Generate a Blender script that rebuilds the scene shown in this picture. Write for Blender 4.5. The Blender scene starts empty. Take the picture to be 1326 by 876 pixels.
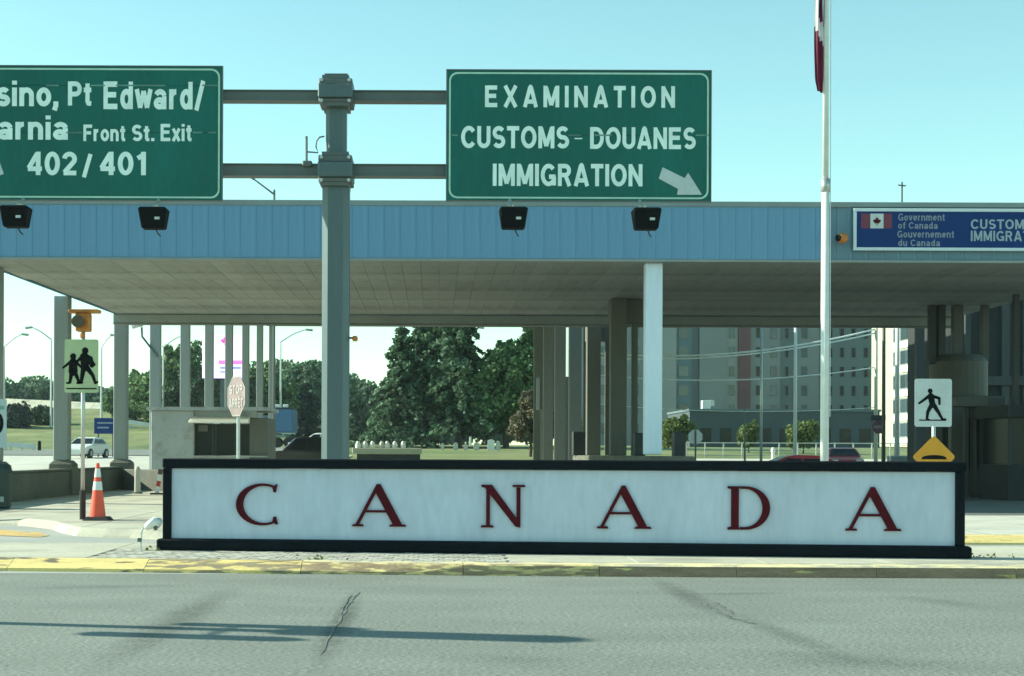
import bpy, math, random
from mathutils import Vector, Matrix, Euler
import bmesh

R = math.radians
sc = bpy.context.scene
COL = sc.collection
rng = random.Random(7)

# ------------------------------------------------------------------ camera, sky, sun
F = 2000.0          # focal length in photo pixels
CX, CY = 563.0, 588.0
HC = 1.4
ROLL = 0.0038
cam_d = bpy.data.cameras.new('camera')
cam = bpy.data.objects.new('camera', cam_d)
COL.objects.link(cam)
sc.camera = cam
cam_d.sensor_width = 36.0
cam_d.lens = 36.0 * F / 1326.0
cam_d.shift_x = (663.0 - CX) / 1326.0
cam_d.shift_y = (CY - 438.0) / 1326.0
cam_d.clip_start = 0.1
cam_d.clip_end = 6000
cam.matrix_world = Matrix.Translation((0, 0, HC)) @ Matrix.Rotation(R(90), 4, 'X') @ Matrix.Rotation(ROLL, 4, 'Z')

SUN_EL, SUN_AZ = 28.0, 12.0      # sun is to the left of the view, a little behind the scene
sdir = Vector((-math.cos(R(SUN_EL)) * math.cos(R(SUN_AZ)), math.cos(R(SUN_EL)) * math.sin(R(SUN_AZ)), math.sin(R(SUN_EL))))
w = bpy.data.worlds.new("World")
sc.world = w
w.use_nodes = True
nt = w.node_tree
bgn = nt.nodes['Background']
sky = nt.nodes.new('ShaderNodeTexSky')
sky.sky_type = 'NISHITA'
sky.sun_disc = False
sky.sun_elevation = R(SUN_EL)
sky.sun_rotation = math.atan2(sdir.x, sdir.y)
sky.air_density = 1.0
sky.dust_density = 0.15
sky.ozone_density = 1.0
tint = nt.nodes.new('ShaderNodeMix')
tint.data_type = 'RGBA'
tint.blend_type = 'MULTIPLY'
tint.inputs[0].default_value = 1.0
nt.links.new(sky.outputs[0], tint.inputs[6])
tint.inputs[7].default_value = (0.86, 1.18, 0.90, 1)
nt.links.new(tint.outputs[2], bgn.inputs[0])
bgn.inputs[1].default_value = 0.125
sun_d = bpy.data.lights.new('sun', 'SUN')
sun_d.energy = 5.0
sun_d.angle = R(0.5)
sun_d.color = (0.98, 1.0, 0.80)
sun = bpy.data.objects.new('sun', sun_d)
COL.objects.link(sun)
sun.rotation_euler = sdir.to_track_quat('Z', 'Y').to_euler()
sc.view_settings.view_transform = 'Standard'
sc.view_settings.look = 'None'
sc.view_settings.exposure = 0.82
sc.view_settings.gamma = 1.0


# ------------------------------------------------------------------ measuring helpers
def P(px, py, Y):
    dx, dy = px - CX, CY - py
    X = dx - dy * ROLL
    Z = dx * ROLL + dy
    return Vector((X * Y / F, Y, HC + Z * Y / F))


def G(px, py, z=0.0):
    dx, dy = px - CX, CY - py
    Z = dx * ROLL + dy
    Y = (HC - z) * F / (-Z)
    return Vector(((dx - dy * ROLL) * Y / F, Y, z))


def lerp_tab(tab, y):
    if y <= tab[0][0]:
        return tab[0][1]
    for (a, za), (b, zb) in zip(tab, tab[1:]):
        if y <= b:
            return za + (zb - za) * (y - a) / (b - a)
    return tab[-1][1]


LEFT = [(0, 0), (46, 0), (56, .10), (70, .42), (100, .95), (150, 1.7), (180, 5.1), (192, 6.9), (240, 8), (600, 10)]
RIGHT = [(0, 0), (46, 0), (56, .10), (70, .15), (90, .50), (112, 1.25), (140, 2.1), (200, 2.6), (600, 4)]


def hgt(x, y):
    t = min(1, max(0, (-x - 8) / 14.0))
    t = t * t * (3 - 2 * t)
    return lerp_tab(LEFT, y) * t + lerp_tab(RIGHT, y) * (1 - t)


# ------------------------------------------------------------------ materials
M = {}


def mat(name, col, rough=0.75, var=0.12, scale=2.0, fine=0.0, fscale=60.0, bump=0.0, metal=0.0, obj_var=0.0,
        col2=None, t0=0.5, t1=0.6, s2=4.0, stretch=(1, 1, 1), island=0.0, emit=0.0, spec=0.5, transl=0.0):
    m = bpy.data.materials.new(name)
    m.use_nodes = True
    n = m.node_tree
    b = n.nodes['Principled BSDF']
    b.inputs['Roughness'].default_value = rough
    b.inputs['Metallic'].default_value = metal
    b.inputs['Specular IOR Level'].default_value = spec
    tc = n.nodes.new('ShaderNodeTexCoord')
    mp = n.nodes.new('ShaderNodeMapping')
    mp.inputs['Scale'].default_value = stretch
    n.links.new(tc.outputs['Object'], mp.inputs[0])
    src = None

    def rgb(c):
        r = n.nodes.new('ShaderNodeRGB')
        r.outputs[0].default_value = (*c, 1)
        return r.outputs[0]

    def noise(s, d=4):
        t = n.nodes.new('ShaderNodeTexNoise')
        t.inputs['Scale'].default_value = s
        t.inputs['Detail'].default_value = d
        n.links.new(mp.outputs[0], t.inputs['Vector'])
        return t.outputs[0]

    def mrange(sock, a, b_, c, d):
        r = n.nodes.new('ShaderNodeMapRange')
        r.inputs[1].default_value = a
        r.inputs[2].default_value = b_
        r.inputs[3].default_value = c
        r.inputs[4].default_value = d
        n.links.new(sock, r.inputs[0])
        return r.outputs[0]

    cur = rgb(col)
    if col2 is not None:
        f = mrange(noise(s2, 5), t0, t1, 0, 1)
        mx = n.nodes.new('ShaderNodeMix')
        mx.data_type = 'RGBA'
        n.links.new(f, mx.inputs[0])
        n.links.new(cur, mx.inputs[6])
        mx.inputs[7].default_value = (*col2, 1)
        cur = mx.outputs[2]
    facs = []
    if var:
        facs.append(mrange(noise(scale, 5), 0.3, 0.7, 1 - var, 1 + var))
    if fine:
        facs.append(mrange(noise(fscale, 2), 0.3, 0.7, 1 - fine, 1 + fine))
    if obj_var:
        oi = n.nodes.new('ShaderNodeObjectInfo')
        facs.append(mrange(oi.outputs['Random'], 0, 1, 1 - obj_var, 1 + obj_var))
    if island:
        g = n.nodes.new('ShaderNodeNewGeometry')
        facs.append(mrange(g.outputs['Random Per Island'], 0, 1, 1 - island, 1 + island))
    for f in facs:
        mu = n.nodes.new('ShaderNodeVectorMath')
        mu.operation = 'SCALE'
        n.links.new(cur, mu.inputs[0])
        n.links.new(f, mu.inputs['Scale'])
        cur = mu.outputs[0]
    n.links.new(cur, b.inputs['Base Color'])
    if emit:
        n.links.new(cur, b.inputs['Emission Color'])
        b.inputs['Emission Strength'].default_value = emit
    if bump:
        bp = n.nodes.new('ShaderNodeBump')
        bp.inputs['Strength'].default_value = bump
        bp.inputs['Distance'].default_value = 0.02
        n.links.new(noise(fscale if fine else scale * 6, 3), bp.inputs['Height'])
        n.links.new(bp.outputs[0], b.inputs['Normal'])
    if transl:
        out = n.nodes['Material Output']
        tr = n.nodes.new('ShaderNodeBsdfTranslucent')
        n.links.new(cur, tr.inputs[0])
        ms = n.nodes.new('ShaderNodeMixShader')
        ms.inputs[0].default_value = transl
        n.links.new(b.outputs[0], ms.inputs[1])
        n.links.new(tr.outputs[0], ms.inputs[2])
        n.links.new(ms.outputs[0], out.inputs[0])
    M[name] = m
    return m


mat('asphalt', (.172, .190, .168), .85, .07, .35, .26, 32, .8, stretch=(.7, 1.3, 1), col2=(.202, .222, .196), t0=.38, t1=.64, s2=.8)
mat('island_shadow', (.075, .082, .078), .9, .15, 1.5, .15, 50, .3)
mat('tar', (.138, .15, .138), .7, .3, 3, .3, 30)
mat('stain', (.145, .162, .148), .85, .15, 2, .12, 45)
mat('concrete', (.46, .44, .35), .85, .14, .5, .10, 18, .25, col2=(.30, .29, .24), t0=.5, t1=.7, s2=.8)
mat('concrete_pale', (.52, .51, .44), .85, .12, .6, .08, 20, .2, col2=(.40, .39, .33), t0=.5, t1=.75, s2=1.0)
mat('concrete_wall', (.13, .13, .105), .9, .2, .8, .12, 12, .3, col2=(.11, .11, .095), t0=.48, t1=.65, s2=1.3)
mat('concrete_booth', (.42, .45, .46), .85, .10, .8, .06, 12, .2, col2=(.30, .30, .29), t0=.52, t1=.7, s2=2)
mat('paver', (.40, .385, .33), .85, .12, 6, .1, 40, .3, obj_var=.16)
mat('joint', (.27, .26, .22), .95, .2, 8)
mat('floor_shade', (.12, .13, .125), .9, .15, .5, .1, 30, .2)
mat('lane', (.34, .35, .32), .85, .12, .5, .1, 30, .2)
mat('kerb_yellow', (.72, .56, .22), .7, .10, 3, .10, 30, .3, col2=(.16, .13, .09), t0=.56, t1=.62, s2=4.2, stretch=(.55, 2, 3))
mat('kerb_worn', (.68, .52, .20), .75, .15, 3, .15, 30, .3, col2=(.26, .21, .13), t0=.47, t1=.53, s2=4.5, stretch=(.6, 2, 4))
mat('kerb_bare', (.30, .22, .13), .85, .2, 3, .2, 30, .3, col2=(.66, .52, .24), t0=.50, t1=.58, s2=5.0, stretch=(.8, 2, 5))
mat('kerb_shade_brown', (.27, .185, .12), .9, .25, 2, .2, 25, .4, col2=(.62, .50, .20), t0=.63, t1=.68, s2=2.4, stretch=(.9, 1, 6))
mat('kerb_top', (.70, .60, .34), .8, .12, 2, .1, 25, .3, col2=(.38, .36, .29), t0=.45, t1=.6, s2=2.6)
mat('yellow_line', (.58, .38, .12), .8, .2, 2, .2, 20, col2=(.35, .3, .22), t0=.5, t1=.65, s2=3)
mat('grass', (.105, .15, .045), .95, .25, .35, .25, 6, .5, col2=(.19, .21, .08), t0=.42, t1=.65, s2=.12)
mat('fascia', (.13, .29, .46), .55, .08, .6, .05, 9, .05, obj_var=.02, stretch=(2.2, 1, .18), col2=(.12, .26, .37), t0=.5, t1=.75, s2=1.4)
mat('fascia_right', (.12, .22, .29), .6, .07, .9, .04, 12, .05, obj_var=.05, stretch=(1, 1, .25), col2=(.17, .19, .16), t0=.6, t1=.75, s2=.8)
mat('fascia_trim', (.21, .27, .28), .6, .1, 1)
mat('fascia_trim_low', (.26, .30, .29), .6, .1, 1)
mat('soffit', (.32, .345, .315), .8, .13, .45, .09, 5, .1, obj_var=.07, col2=(.22, .24, .22), t0=.52, t1=.72, s2=.7)
mat('soffit_joint', (.11, .105, .085), .9, .1, 2)
mat('beam', (.32, .36, .35), .8, .12, .6, .05, 9)
mat('roofing', (.20, .21, .20), .9, .15, .3)
mat('column_grey', (.25, .28, .275), .6, .07, .8, .04, 9, stretch=(1, 1, .2))
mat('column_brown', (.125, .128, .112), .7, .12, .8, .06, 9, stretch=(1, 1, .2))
mat('column_white', (.70, .80, .92), .5, .05, .8, .03, 9, stretch=(1, 1, .2))
mat('steel', (.115, .135, .135), .5, .10, 1.5, .05, 20, .1, metal=.3, stretch=(1, 1, .3))
mat('steel_pole', (.095, .135, .150), .42, .08, 1.0, .04, 15, .05, metal=.3, stretch=(1, 1, .2))
mat('galv', (.50, .52, .52), .4, .12, 3, .05, 30, metal=.6)
mat('awning_cloth', (.85, .85, .78), .7, .05, 2, transl=.75)
mat('white_paint', (.74, .75, .73), .45, .06, 2, .04, 12)
mat('cream_paint', (.62, .60, .46), .5, .08, 2)
mat('dark_frame', (.004, .008, .013), .8, .2, 3, .15, 30, .15, spec=.15)
mat('sign_white', (.54, .61, .74), .6, .07, 1.1, .05, 9, .12, stretch=(1.6, 1, .45), col2=(.49, .565, .68), t0=.5, t1=.8, s2=1.6)
mat('letter_red', (.075, .004, .010), .75, .2, 6, spec=.15)
mat('letter_edge', (.055, .012, .016), .5, .1, 6)
mat('sign_green', (.002, .122, .102), .45, .16, .9, .07, 12, stretch=(1.2, 1, .35), spec=.3)
mat('sign_text', (.80, .95, .92), .5, .10, 4)
mat('sign_border', (.45, .68, .58), .45, .10, 4)
mat('sign_seam', (.12, .27, .23), .6, .5, 1.2, stretch=(2, 1, 1))
mat('black', (.006, .008, .010), .85, .2, 5, spec=.12)
mat('black_rubber', (.02, .02, .021), .8, .2, 5)
mat('bin_green', (.025, .045, .042), .6, .2, 4)
mat('cone_orange', (.85, .095, .045), .55, .08, 5)
mat('reflective', (.72, .74, .74), .35, .05, 5)
mat('amber', (.52, .19, .035), .6, .15, 6, col2=(.30, .12, .04), t0=.5, t1=.7, s2=8)
mat('lens_dark', (.05, .03, .015), .2, .1, 4)
mat('school_sign', (.44, .54, .33), .5, .08, 3, .05, 20)
mat('ped_sign', (.55, .60, .62), .5, .07, 3, .05, 20)
mat('speed_sign', (.42, .52, .56), .5, .07, 3)
mat('hump_yellow', (.66, .30, .015), .45, .08, 4)
mat('stop_faded', (.26, .185, .19), .5, .15, 5)
mat('stop_text', (.38, .34, .34), .5, .1, 5)
mat('stop_dark', (.12, .05, .06), .5, .1, 5)
mat('blue_sign', (.004, .034, .16), .6, .08, 2, spec=.2)
mat('blue_sign_edge', (.60, .70, .76), .5, .05, 3)
mat('blue_text', (.21, .26, .32), .5, .05, 5)
mat('blue_text2', (.30, .38, .45), .5, .05, 5)
mat('flag_red_dim', (.16, .03, .06), .6, .1, 5)
mat('flag_red', (.14, .012, .04), .8, .15, 6, transl=.25)
mat('flag_white', (.72, .70, .72), .8, .08, 6, transl=.35)
mat('glass_dark', (.008, .012, .014), .25, .1, 2, spec=.3)
mat('glass_blue', (.05, .085, .10), .12, .15, 1, obj_var=.35, spec=.6)
mat('hotel_grey', (.19, .22, .24), .8, .06, .2, .03, 3)
mat('hotel_light', (.25, .28, .295), .8, .06, .2, .03, 3)
mat('hotel_blue', (.10, .17, .22), .7, .06, .2)
mat('hotel_dark', (.12, .165, .185), .8, .06, .2)
mat('hotel_red', (.13, .06, .07), .8, .06, .2)
mat('annex_dark', (.06, .085, .10), .8, .1, .3)
mat('apartment_cream', (.46, .44, .34), .8, .07, .3, .04, 4)
mat('spandrel', (.74, .74, .68), .6, .05, 1)
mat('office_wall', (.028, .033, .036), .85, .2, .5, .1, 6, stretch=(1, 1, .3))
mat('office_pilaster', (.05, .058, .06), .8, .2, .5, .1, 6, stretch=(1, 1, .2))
mat('booth_metal', (.075, .076, .068), .6, .12, .7, .05, 8)
mat('cabinet', (.028, .034, .038), .6, .2, 2)
mat('barrier', (.66, .62, .46), .85, .1, .3, col2=(.42, .40, .32), t0=.5, t1=.7, s2=.6)
mat('rail', (.62, .64, .62), .45, .1, 1, metal=.2)
mat('car_black', (.015, .017, .02), .25, .1, 3)
mat('car_white', (.70, .71, .70), .3, .04, 3)
mat('car_red', (.48, .035, .04), .28, .06, 3)
mat('tyre', (.02, .02, .02), .85, .1, 5)
mat('rim', (.4, .41, .42), .35, .1, 5, metal=.7)
mat('headlamp', (.75, .78, .78), .15, .05, 5)
mat('tail_lamp', (.35, .01, .01), .2, .05, 5)
mat('trailer_blue', (.06, .16, .30), .5, .1, 1)
mat('screen_white', (.74, .60, 1.0), .4, .02, 1, emit=.95)
mat('screen_pink', (1.0, .05, .35), .4, 0, emit=.85)
mat('screen_violet', (.80, .15, .85), .4, 0, emit=.8)
mat('screen_blue', (.15, .22, .9), .4, 0, emit=.8)
mat('stone', (.55, .55, .48), .8, .15, 3)
mat('bark', (.065, .052, .038), .95, .3, 4, .2, 20, .5)
mat('leaf_spruce', (.098, .165, .098), .9, .4, .5, island=.65, transl=.3)
mat('leaf_green', (.125, .205, .085), .85, .40, .45, island=.55, transl=.15)
mat('leaf_light', (.15, .20, .065), .85, .25, .5, island=.5, transl=.2)
mat('leaf_red', (.16, .15, .10), .85, .25, .6, island=.5, transl=.15)
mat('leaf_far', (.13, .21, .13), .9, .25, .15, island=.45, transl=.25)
mat('leaf_dark', (.035, .058, .048), .9, .2, .3, island=.45)
mat('leaf_hedge', (.06, .105, .055), .9, .2, .3, island=.5)
mat('cable', (.85, .88, .85), .6, .1, 1)


# ------------------------------------------------------------------ mesh helpers
def wloc(o):
    v = Vector((0, 0, 0))
    while o is not None:
        v += o.location
        o = o.parent
    return v


class MB:
    def __init__(s):
        s.v, s.f, s.mi = [], [], []

    def face(s, idx, m=0):
        s.f.append(idx)
        s.mi.append(m)

    def box(s, x0, x1, y0, y1, z0, z1, m=0):
        b = len(s.v)
        s.v += [(x0, y0, z0), (x1, y0, z0), (x1, y1, z0), (x0, y1, z0), (x0, y0, z1), (x1, y0, z1), (x1, y1, z1), (x0, y1, z1)]
        for q in ((0, 3, 2, 1), (4, 5, 6, 7), (0, 1, 5, 4), (1, 2, 6, 5), (2, 3, 7, 6), (3, 0, 4, 7)):
            s.face([b + i for i in q], m)
        return s

    def frustum(s, bot, top, m=0):
        """bot, top: lists of points with the same count"""
        b = len(s.v)
        n = len(bot)
        s.v += [tuple(p) for p in bot] + [tuple(p) for p in top]
        s.face([b + i for i in range(n)][::-1], m)
        s.face([b + n + i for i in range(n)], m)
        for i in range(n):
            j = (i + 1) % n
            s.face([b + i, b + j, b + n + j, b + n + i], m)
        return s

    def tube(s, pts, rad, n=8, m=0, cap=True):
        pts = [Vector(p) for p in pts]
        if not isinstance(rad, (list, tuple)):
            rad = [rad] * len(pts)
        rings = []
        for i, p in enumerate(pts):
            d = (pts[min(i + 1, len(pts) - 1)] - pts[max(i - 1, 0)]).normalized()
            if i == 0:
                a = Vector((0, 0, 1)) if abs(d.z) < .9 else Vector((1, 0, 0))
                u = d.cross(a).normalized()
            else:
                u = (u - d * u.dot(d)).normalized()
            v = d.cross(u).normalized()
            b = len(s.v)
            for k in range(n):
                t = 2 * math.pi * k / n
                s.v.append(tuple(p + (u * math.cos(t) + v * math.sin(t)) * rad[i]))
            rings.append(b)
        for a, b in zip(rings, rings[1:]):
            for k in range(n):
                j = (k + 1) % n
                s.face([a + k, a + j, b + j, b + k], m)
        if cap:
            s.face([rings[0] + k for k in range(n)][::-1], m)
            s.face([rings[-1] + k for k in range(n)], m)
        return s

    def lathe(s, c, prof, n=16, m=0):
        """prof: (radius, z) list"""
        rings = []
        for r_, z in prof:
            b = len(s.v)
            for k in range(n):
                t = 2 * math.pi * k / n
                s.v.append((c[0] + r_ * math.cos(t), c[1] + r_ * math.sin(t), c[2] + z))
            rings.append(b)
        for a, b in zip(rings, rings[1:]):
            for k in range(n):
                j = (k + 1) % n
                s.face([a + k, a + j, b + j, b + k], m)
        s.face([rings[0] + k for k in range(n)][::-1], m)
        s.face([rings[-1] + k for k in range(n)], m)
        return s

    def prism(s, poly, y0, y1, m=0):
        """poly: (x,z) outline extruded from y0 to y1"""
        bot = [(x, y0, z) for x, z in poly]
        top = [(x, y1, z) for x, z in poly]
        return s.frustum(top, bot, m)

    def xform(s, mtx):
        s.v = [tuple(mtx @ Vector(p)) for p in s.v]
        return s

    def build(s, name, mats, parent=None, smooth=False, **tags):
        off = wloc(parent)
        me = bpy.data.meshes.new(name)
        me.from_pydata([(a - off.x, b - off.y, c - off.z) for a, b, c in s.v], [], s.f)
        if not isinstance(mats, (list, tuple)):
            mats = [mats]
        for mm in mats:
            me.materials.append(M[mm])
        me.polygons.foreach_set('material_index', s.mi)
        if smooth:
            me.polygons.foreach_set('use_smooth', [True] * len(s.f))
        me.update()
        o = bpy.data.objects.new(name, me)
        COL.objects.link(o)
        o.parent = parent
        for k, v in tags.items():
            o[k] = v
        return o


def bevel(o, wdt=.01, seg=1):
    b = o.modifiers.new('bevel', 'BEVEL')
    b.width = wdt
    b.segments = seg
    b.limit_method = 'ANGLE'
    return o


def thing(name, label, cat, loc, group=None):
    o = bpy.data.objects.new(name, None)
    o.empty_display_size = .3
    COL.objects.link(o)
    o.location = loc
    o['label'] = label
    o['category'] = cat
    if group:
        o['group'] = group
    return o


def tagt(o, label, cat, group=None):
    o['label'] = label
    o['category'] = cat
    if group:
        o['group'] = group
    return o


def copy_tree(o, parent=None):
    c = o.copy()
    COL.objects.link(c)
    c.parent = parent
    for ch in list(o.children):
        copy_tree(ch, c)
    return c



def _arc(cx, cy, rx, ry, a0, a1, n=12):
    return [(cx + rx * math.cos(R(a0 + (a1 - a0) * i / n)), cy + ry * math.sin(R(a0 + (a1 - a0) * i / n))) for i in range(n + 1)]


def glyph(c):
    """centre lines of the strokes of a bold grotesque letter, and its advance width"""
    q = .095
    S = lambda cx, a, b, r1, r2: [_arc(cx, a, r1, r2, 28, 270), _arc(cx, b, r1 * 1.05, r2, 90, -152)]
    g = {
        'E': ([[(.1, 0), (.1, 1)], [(.1, .905), (.64, .905)], [(.1, .52), (.59, .52)], [(.1, q), (.65, q)]], .68),
        'Ê': ([[(.1, 0), (.1, 1)], [(.1, .905), (.64, .905)], [(.1, .52), (.59, .52)], [(.1, q), (.65, q)], [(.18, 1.07), (.36, 1.24)], [(.36, 1.24), (.54, 1.07)]], .68),
        'F': ([[(.1, 0), (.1, 1)], [(.1, .905), (.62, .905)], [(.1, .50), (.55, .50)]], .64),
        'X': ([[(.09, 0), (.66, 1)], [(.66, 0), (.09, 1)]], .75),
        'A': ([[(.09, 0), (.37, .96)], [(.69, 0), (.41, .96)], [(.2, .26), (.6, .26)], [(.32, .94), (.46, .94)]], .78),
        'M': ([[(.1, 0), (.1, 1)], [(.14, .93), (.42, .10)], [(.42, .10), (.70, .93)], [(.74, 0), (.74, 1)]], .84),
        'I': ([[(.1, 0), (.1, 1)]], .2),
        'N': ([[(.1, 0), (.1, 1)], [(.12, .90), (.60, .10)], [(.62, 0), (.62, 1)]], .72),
        'T': ([[(.0, .905), (.64, .905)], [(.32, 0), (.32, .82)]], .64),
        'O': ([_arc(.40, .5, .305, .408, 0, 360, 24)], .80),
        'C': ([_arc(.40, .5, .305, .408, 38, 322, 20)], .74),
        'G': ([_arc(.40, .5, .305, .408, 40, 345, 20), [(.42, .42), (.76, .42)], [(.68, .42), (.68, .03)]], .78),
        'D': ([[(.1, 0), (.1, 1)], [(.1, .905), (.34, .905)] + _arc(.34, .5, .30, .405, 88, -88, 14) + [(.34, q), (.1, q)]], .74),
        'U': ([[(.1, 1), (.1, .36)] + _arc(.345, .34, .245, .245, 180, 360, 12) + [(.59, 1)]], .69),
        'S': (S(.335, .70, .30, .225, .205), .66),
        'P': ([[(.1, 0), (.1, 1)], [(.1, .905), (.36, .905)] + _arc(.36, .69, .205, .215, 88, -88, 10) + [(.1, .475)]], .66),
        'R': ([[(.1, 0), (.1, 1)], [(.1, .905), (.37, .905)] + _arc(.37, .70, .20, .205, 88, -88, 10) + [(.1, .495)], [(.40, .46), (.60, 0)]], .72),
        '-': ([[(0, .42), (.34, .42)]], .34), '.': ([[(.1, 0), (.1, .19)]], .2), ',': ([[(.1, .19), (.1, .02)], [(.11, .06), (.04, -.16)]], .2),
        '/': ([[(.04, -.04), (.36, 1.04)]], .40),
        '0': ([_arc(.32, .5, .225, .408, 0, 360, 22)], .64), '1': ([[(.32, 0), (.32, 1)], [(.30, .86), (.08, .72)]], .46),
        '2': ([_arc(.31, .69, .215, .215, 175, -28, 12) + [(.10, .12)], [(.06, q), (.60, q)]], .64),
        '4': ([[(.46, 0), (.46, 1)], [(.42, .92), (.06, .30)], [(.02, .27), (.62, .27)]], .64),
        'a': ([[(.48, 0), (.48, .48)], _arc(.29, .49, .19, .145, 0, 165, 8), _arc(.26, .215, .17, .125, 0, 360, 14)], .60),
        'n': ([[(.095, 0), (.095, .73)], _arc(.295, .43, .20, .21, 165, 0, 8) + [(.495, 0)]], .60),
        'm': ([[(.095, 0), (.095, .73)], _arc(.275, .45, .175, .19, 165, 0, 8) + [(.45, 0)], _arc(.625, .45, .175, .19, 165, 0, 8) + [(.80, 0)]], .90),
        'r': ([[(.095, 0), (.095, .73)], _arc(.31, .42, .21, .215, 160, 85, 6)], .40),
        'i': ([[(.095, 0), (.095, .73)], [(.095, .84), (.095, 1.0)]], .20),
        'o': ([_arc(.30, .365, .205, .275, 0, 360, 18)], .60),
        'c': ([_arc(.30, .365, .205, .275, 45, 315, 16)], .55),
        'e': ([_arc(.30, .365, .205, .275, 0, 318, 16), [(.12, .37), (.55, .37)]], .60),
        's': (S(.27, .505, .225, .17, .14), .53),
        't': ([[(.18, .92), (.18, .18), (.22, .10), (.36, .085)], [(.0, .65), (.36, .65)]], .38),
        'f': ([[(.18, 0), (.18, .80), (.23, .90), (.37, .91)], [(.0, .65), (.36, .65)]], .38),
        'd': ([_arc(.28, .365, .19, .275, 0, 360, 16), [(.48, 0), (.48, 1)]], .60),
        'u': ([[(.095, .73), (.095, .29)] + _arc(.295, .29, .20, .205, 180, 345, 8), [(.495, 0), (.495, .73)]], .60),
        'v': ([[(.05, .73), (.27, .04)], [(.27, .04), (.49, .73)]], .54),
        'w': ([[(.05, .73), (.21, .05)], [(.21, .05), (.37, .66)], [(.37, .66), (.53, .05)], [(.53, .05), (.69, .73)]], .74),
        'x': ([[(.06, 0), (.48, .73)], [(.48, 0), (.06, .73)]], .54),
        ' ': ([], .26),
    }
    return g[c]


def ribbon(mb, pts, h, y0, y1, fx):
    P2 = [Vector(p) for p in pts]
    closed = (P2[0] - P2[-1]).length < 1e-4
    if closed:
        P2 = P2[:-1]
    n = len(P2)
    L, Rr = [], []
    for i in range(n):
        a = P2[(i - 1) % n] if (closed or i > 0) else None
        b = P2[(i + 1) % n] if (closed or i < n - 1) else None
        d1 = (P2[i] - a).normalized() if a is not None else (b - P2[i]).normalized()
        d2 = (b - P2[i]).normalized() if b is not None else d1
        d = (d1 + d2).normalized()
        nn = Vector((-d.y, d.x))
        k = min(1.6, 1 / max(.5, nn.dot(Vector((-d1.y, d1.x)))))
        L.append(P2[i] + nn * h * k)
        Rr.append(P2[i] - nn * h * k)
    b0 = len(mb.v)
    for a, b in zip(L, Rr):
        (ax, az), (bx, bz) = fx(a), fx(b)
        mb.v += [(ax, y0, az), (bx, y0, bz), (ax, y1, az), (bx, y1, bz)]
    m_ = n if closed else n - 1
    for i in range(m_):
        p, q_ = b0 + 4 * i, b0 + 4 * ((i + 1) % n)
        mb.face([p, p + 1, q_ + 1, q_])
        mb.face([p, q_, q_ + 2, p + 2])
        mb.face([p + 1, p + 3, q_ + 3, q_ + 1])
    if not closed:
        p = b0
        mb.face([p, p + 2, p + 3, p + 1])
        p = b0 + 4 * (n - 1)
        mb.face([p, p + 1, p + 3, p + 2])


def text_part(name, s, p00, p11, y, matname, parent, depth=.006, bold=.02, space=1.0, frame=None, **tags):
    """lettering built from strokes, fitted into the world rectangle p00 (left, bottom z) .. p11 (right, top z) on the plane Y=y"""
    h = .10 if bold > .015 else .084
    x = 0
    st = []
    for c in s:
        g, wd = glyph(c)
        for p in g:
            st.append([(a + x, b) for a, b in p])
        x += wd + .10 + (space - 1) * .62
    # true extent: letters drawn to the full cap height, side bearings included in the stroke width
    xs0 = min(min(a for a, b in p) for p in st) - (h if s[0] not in 'T-' else 0)
    xs1 = max(max(a for a, b in p) for p in st) + (h if s[-1] not in 'T-' else 0)
    lo = min(0, min(min(b for a, b in p) for p in st))
    hi = max(max(b for a, b in p) for p in st)
    hi = max(hi, 1.0) if any(c.isupper() or c.isdigit() or c in 'id' for c in s) else hi + h

    def fx(v):
        return (p00[0] + (v.x - xs0) / (xs1 - xs0) * (p11[0] - p00[0]), p00[1] + (v.y - lo) / (hi - lo) * (p11[1] - p00[1]))
    mb = MB()
    for k, p in enumerate(st):
        ribbon(mb, p, h, y - depth - .0003 * (k % 5), y, fx)
    if frame is not None:
        mb.xform(frame)
    return mb.build(name, matname, parent, **tags)


def pxbox(mb, x0, x1, y0, y1, Y, d, m=0):
    """box whose front face fills the given photo rectangle at distance Y, depth d behind it"""
    a, b = P((x0 + x1) / 2, y0, Y), P((x0 + x1) / 2, y1, Y)
    l, r_ = P(x0, (y0 + y1) / 2, Y), P(x1, (y0 + y1) / 2, Y)
    return mb.box(l.x, r_.x, Y, Y + d, b.z, a.z, m)


# ------------------------------------------------------------------ ground
def sheet(name, xs, ys, zoff, m, mask=None, **tags):
    mb = MB()
    idx = {}
    for j, y in enumerate(ys):
        for i, x in enumerate(xs):
            idx[i, j] = len(mb.v)
            mb.v.append((x, y, hgt(x, y) + zoff))
    for j in range(len(ys) - 1):
        for i in range(len(xs) - 1):
            if mask and not mask((xs[i] + xs[i + 1]) / 2, (ys[j] + ys[j + 1]) / 2):
                continue
            mb.face([idx[i, j], idx[i + 1, j], idx[i + 1, j + 1], idx[i, j + 1]])
    return mb.build(name, m, None, smooth=True, kind='structure', **tags)


def frange(a, b, s):
    n = max(1, int(round((b - a) / s)))
    return [a + (b - a) * i / n for i in range(n + 1)]


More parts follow.
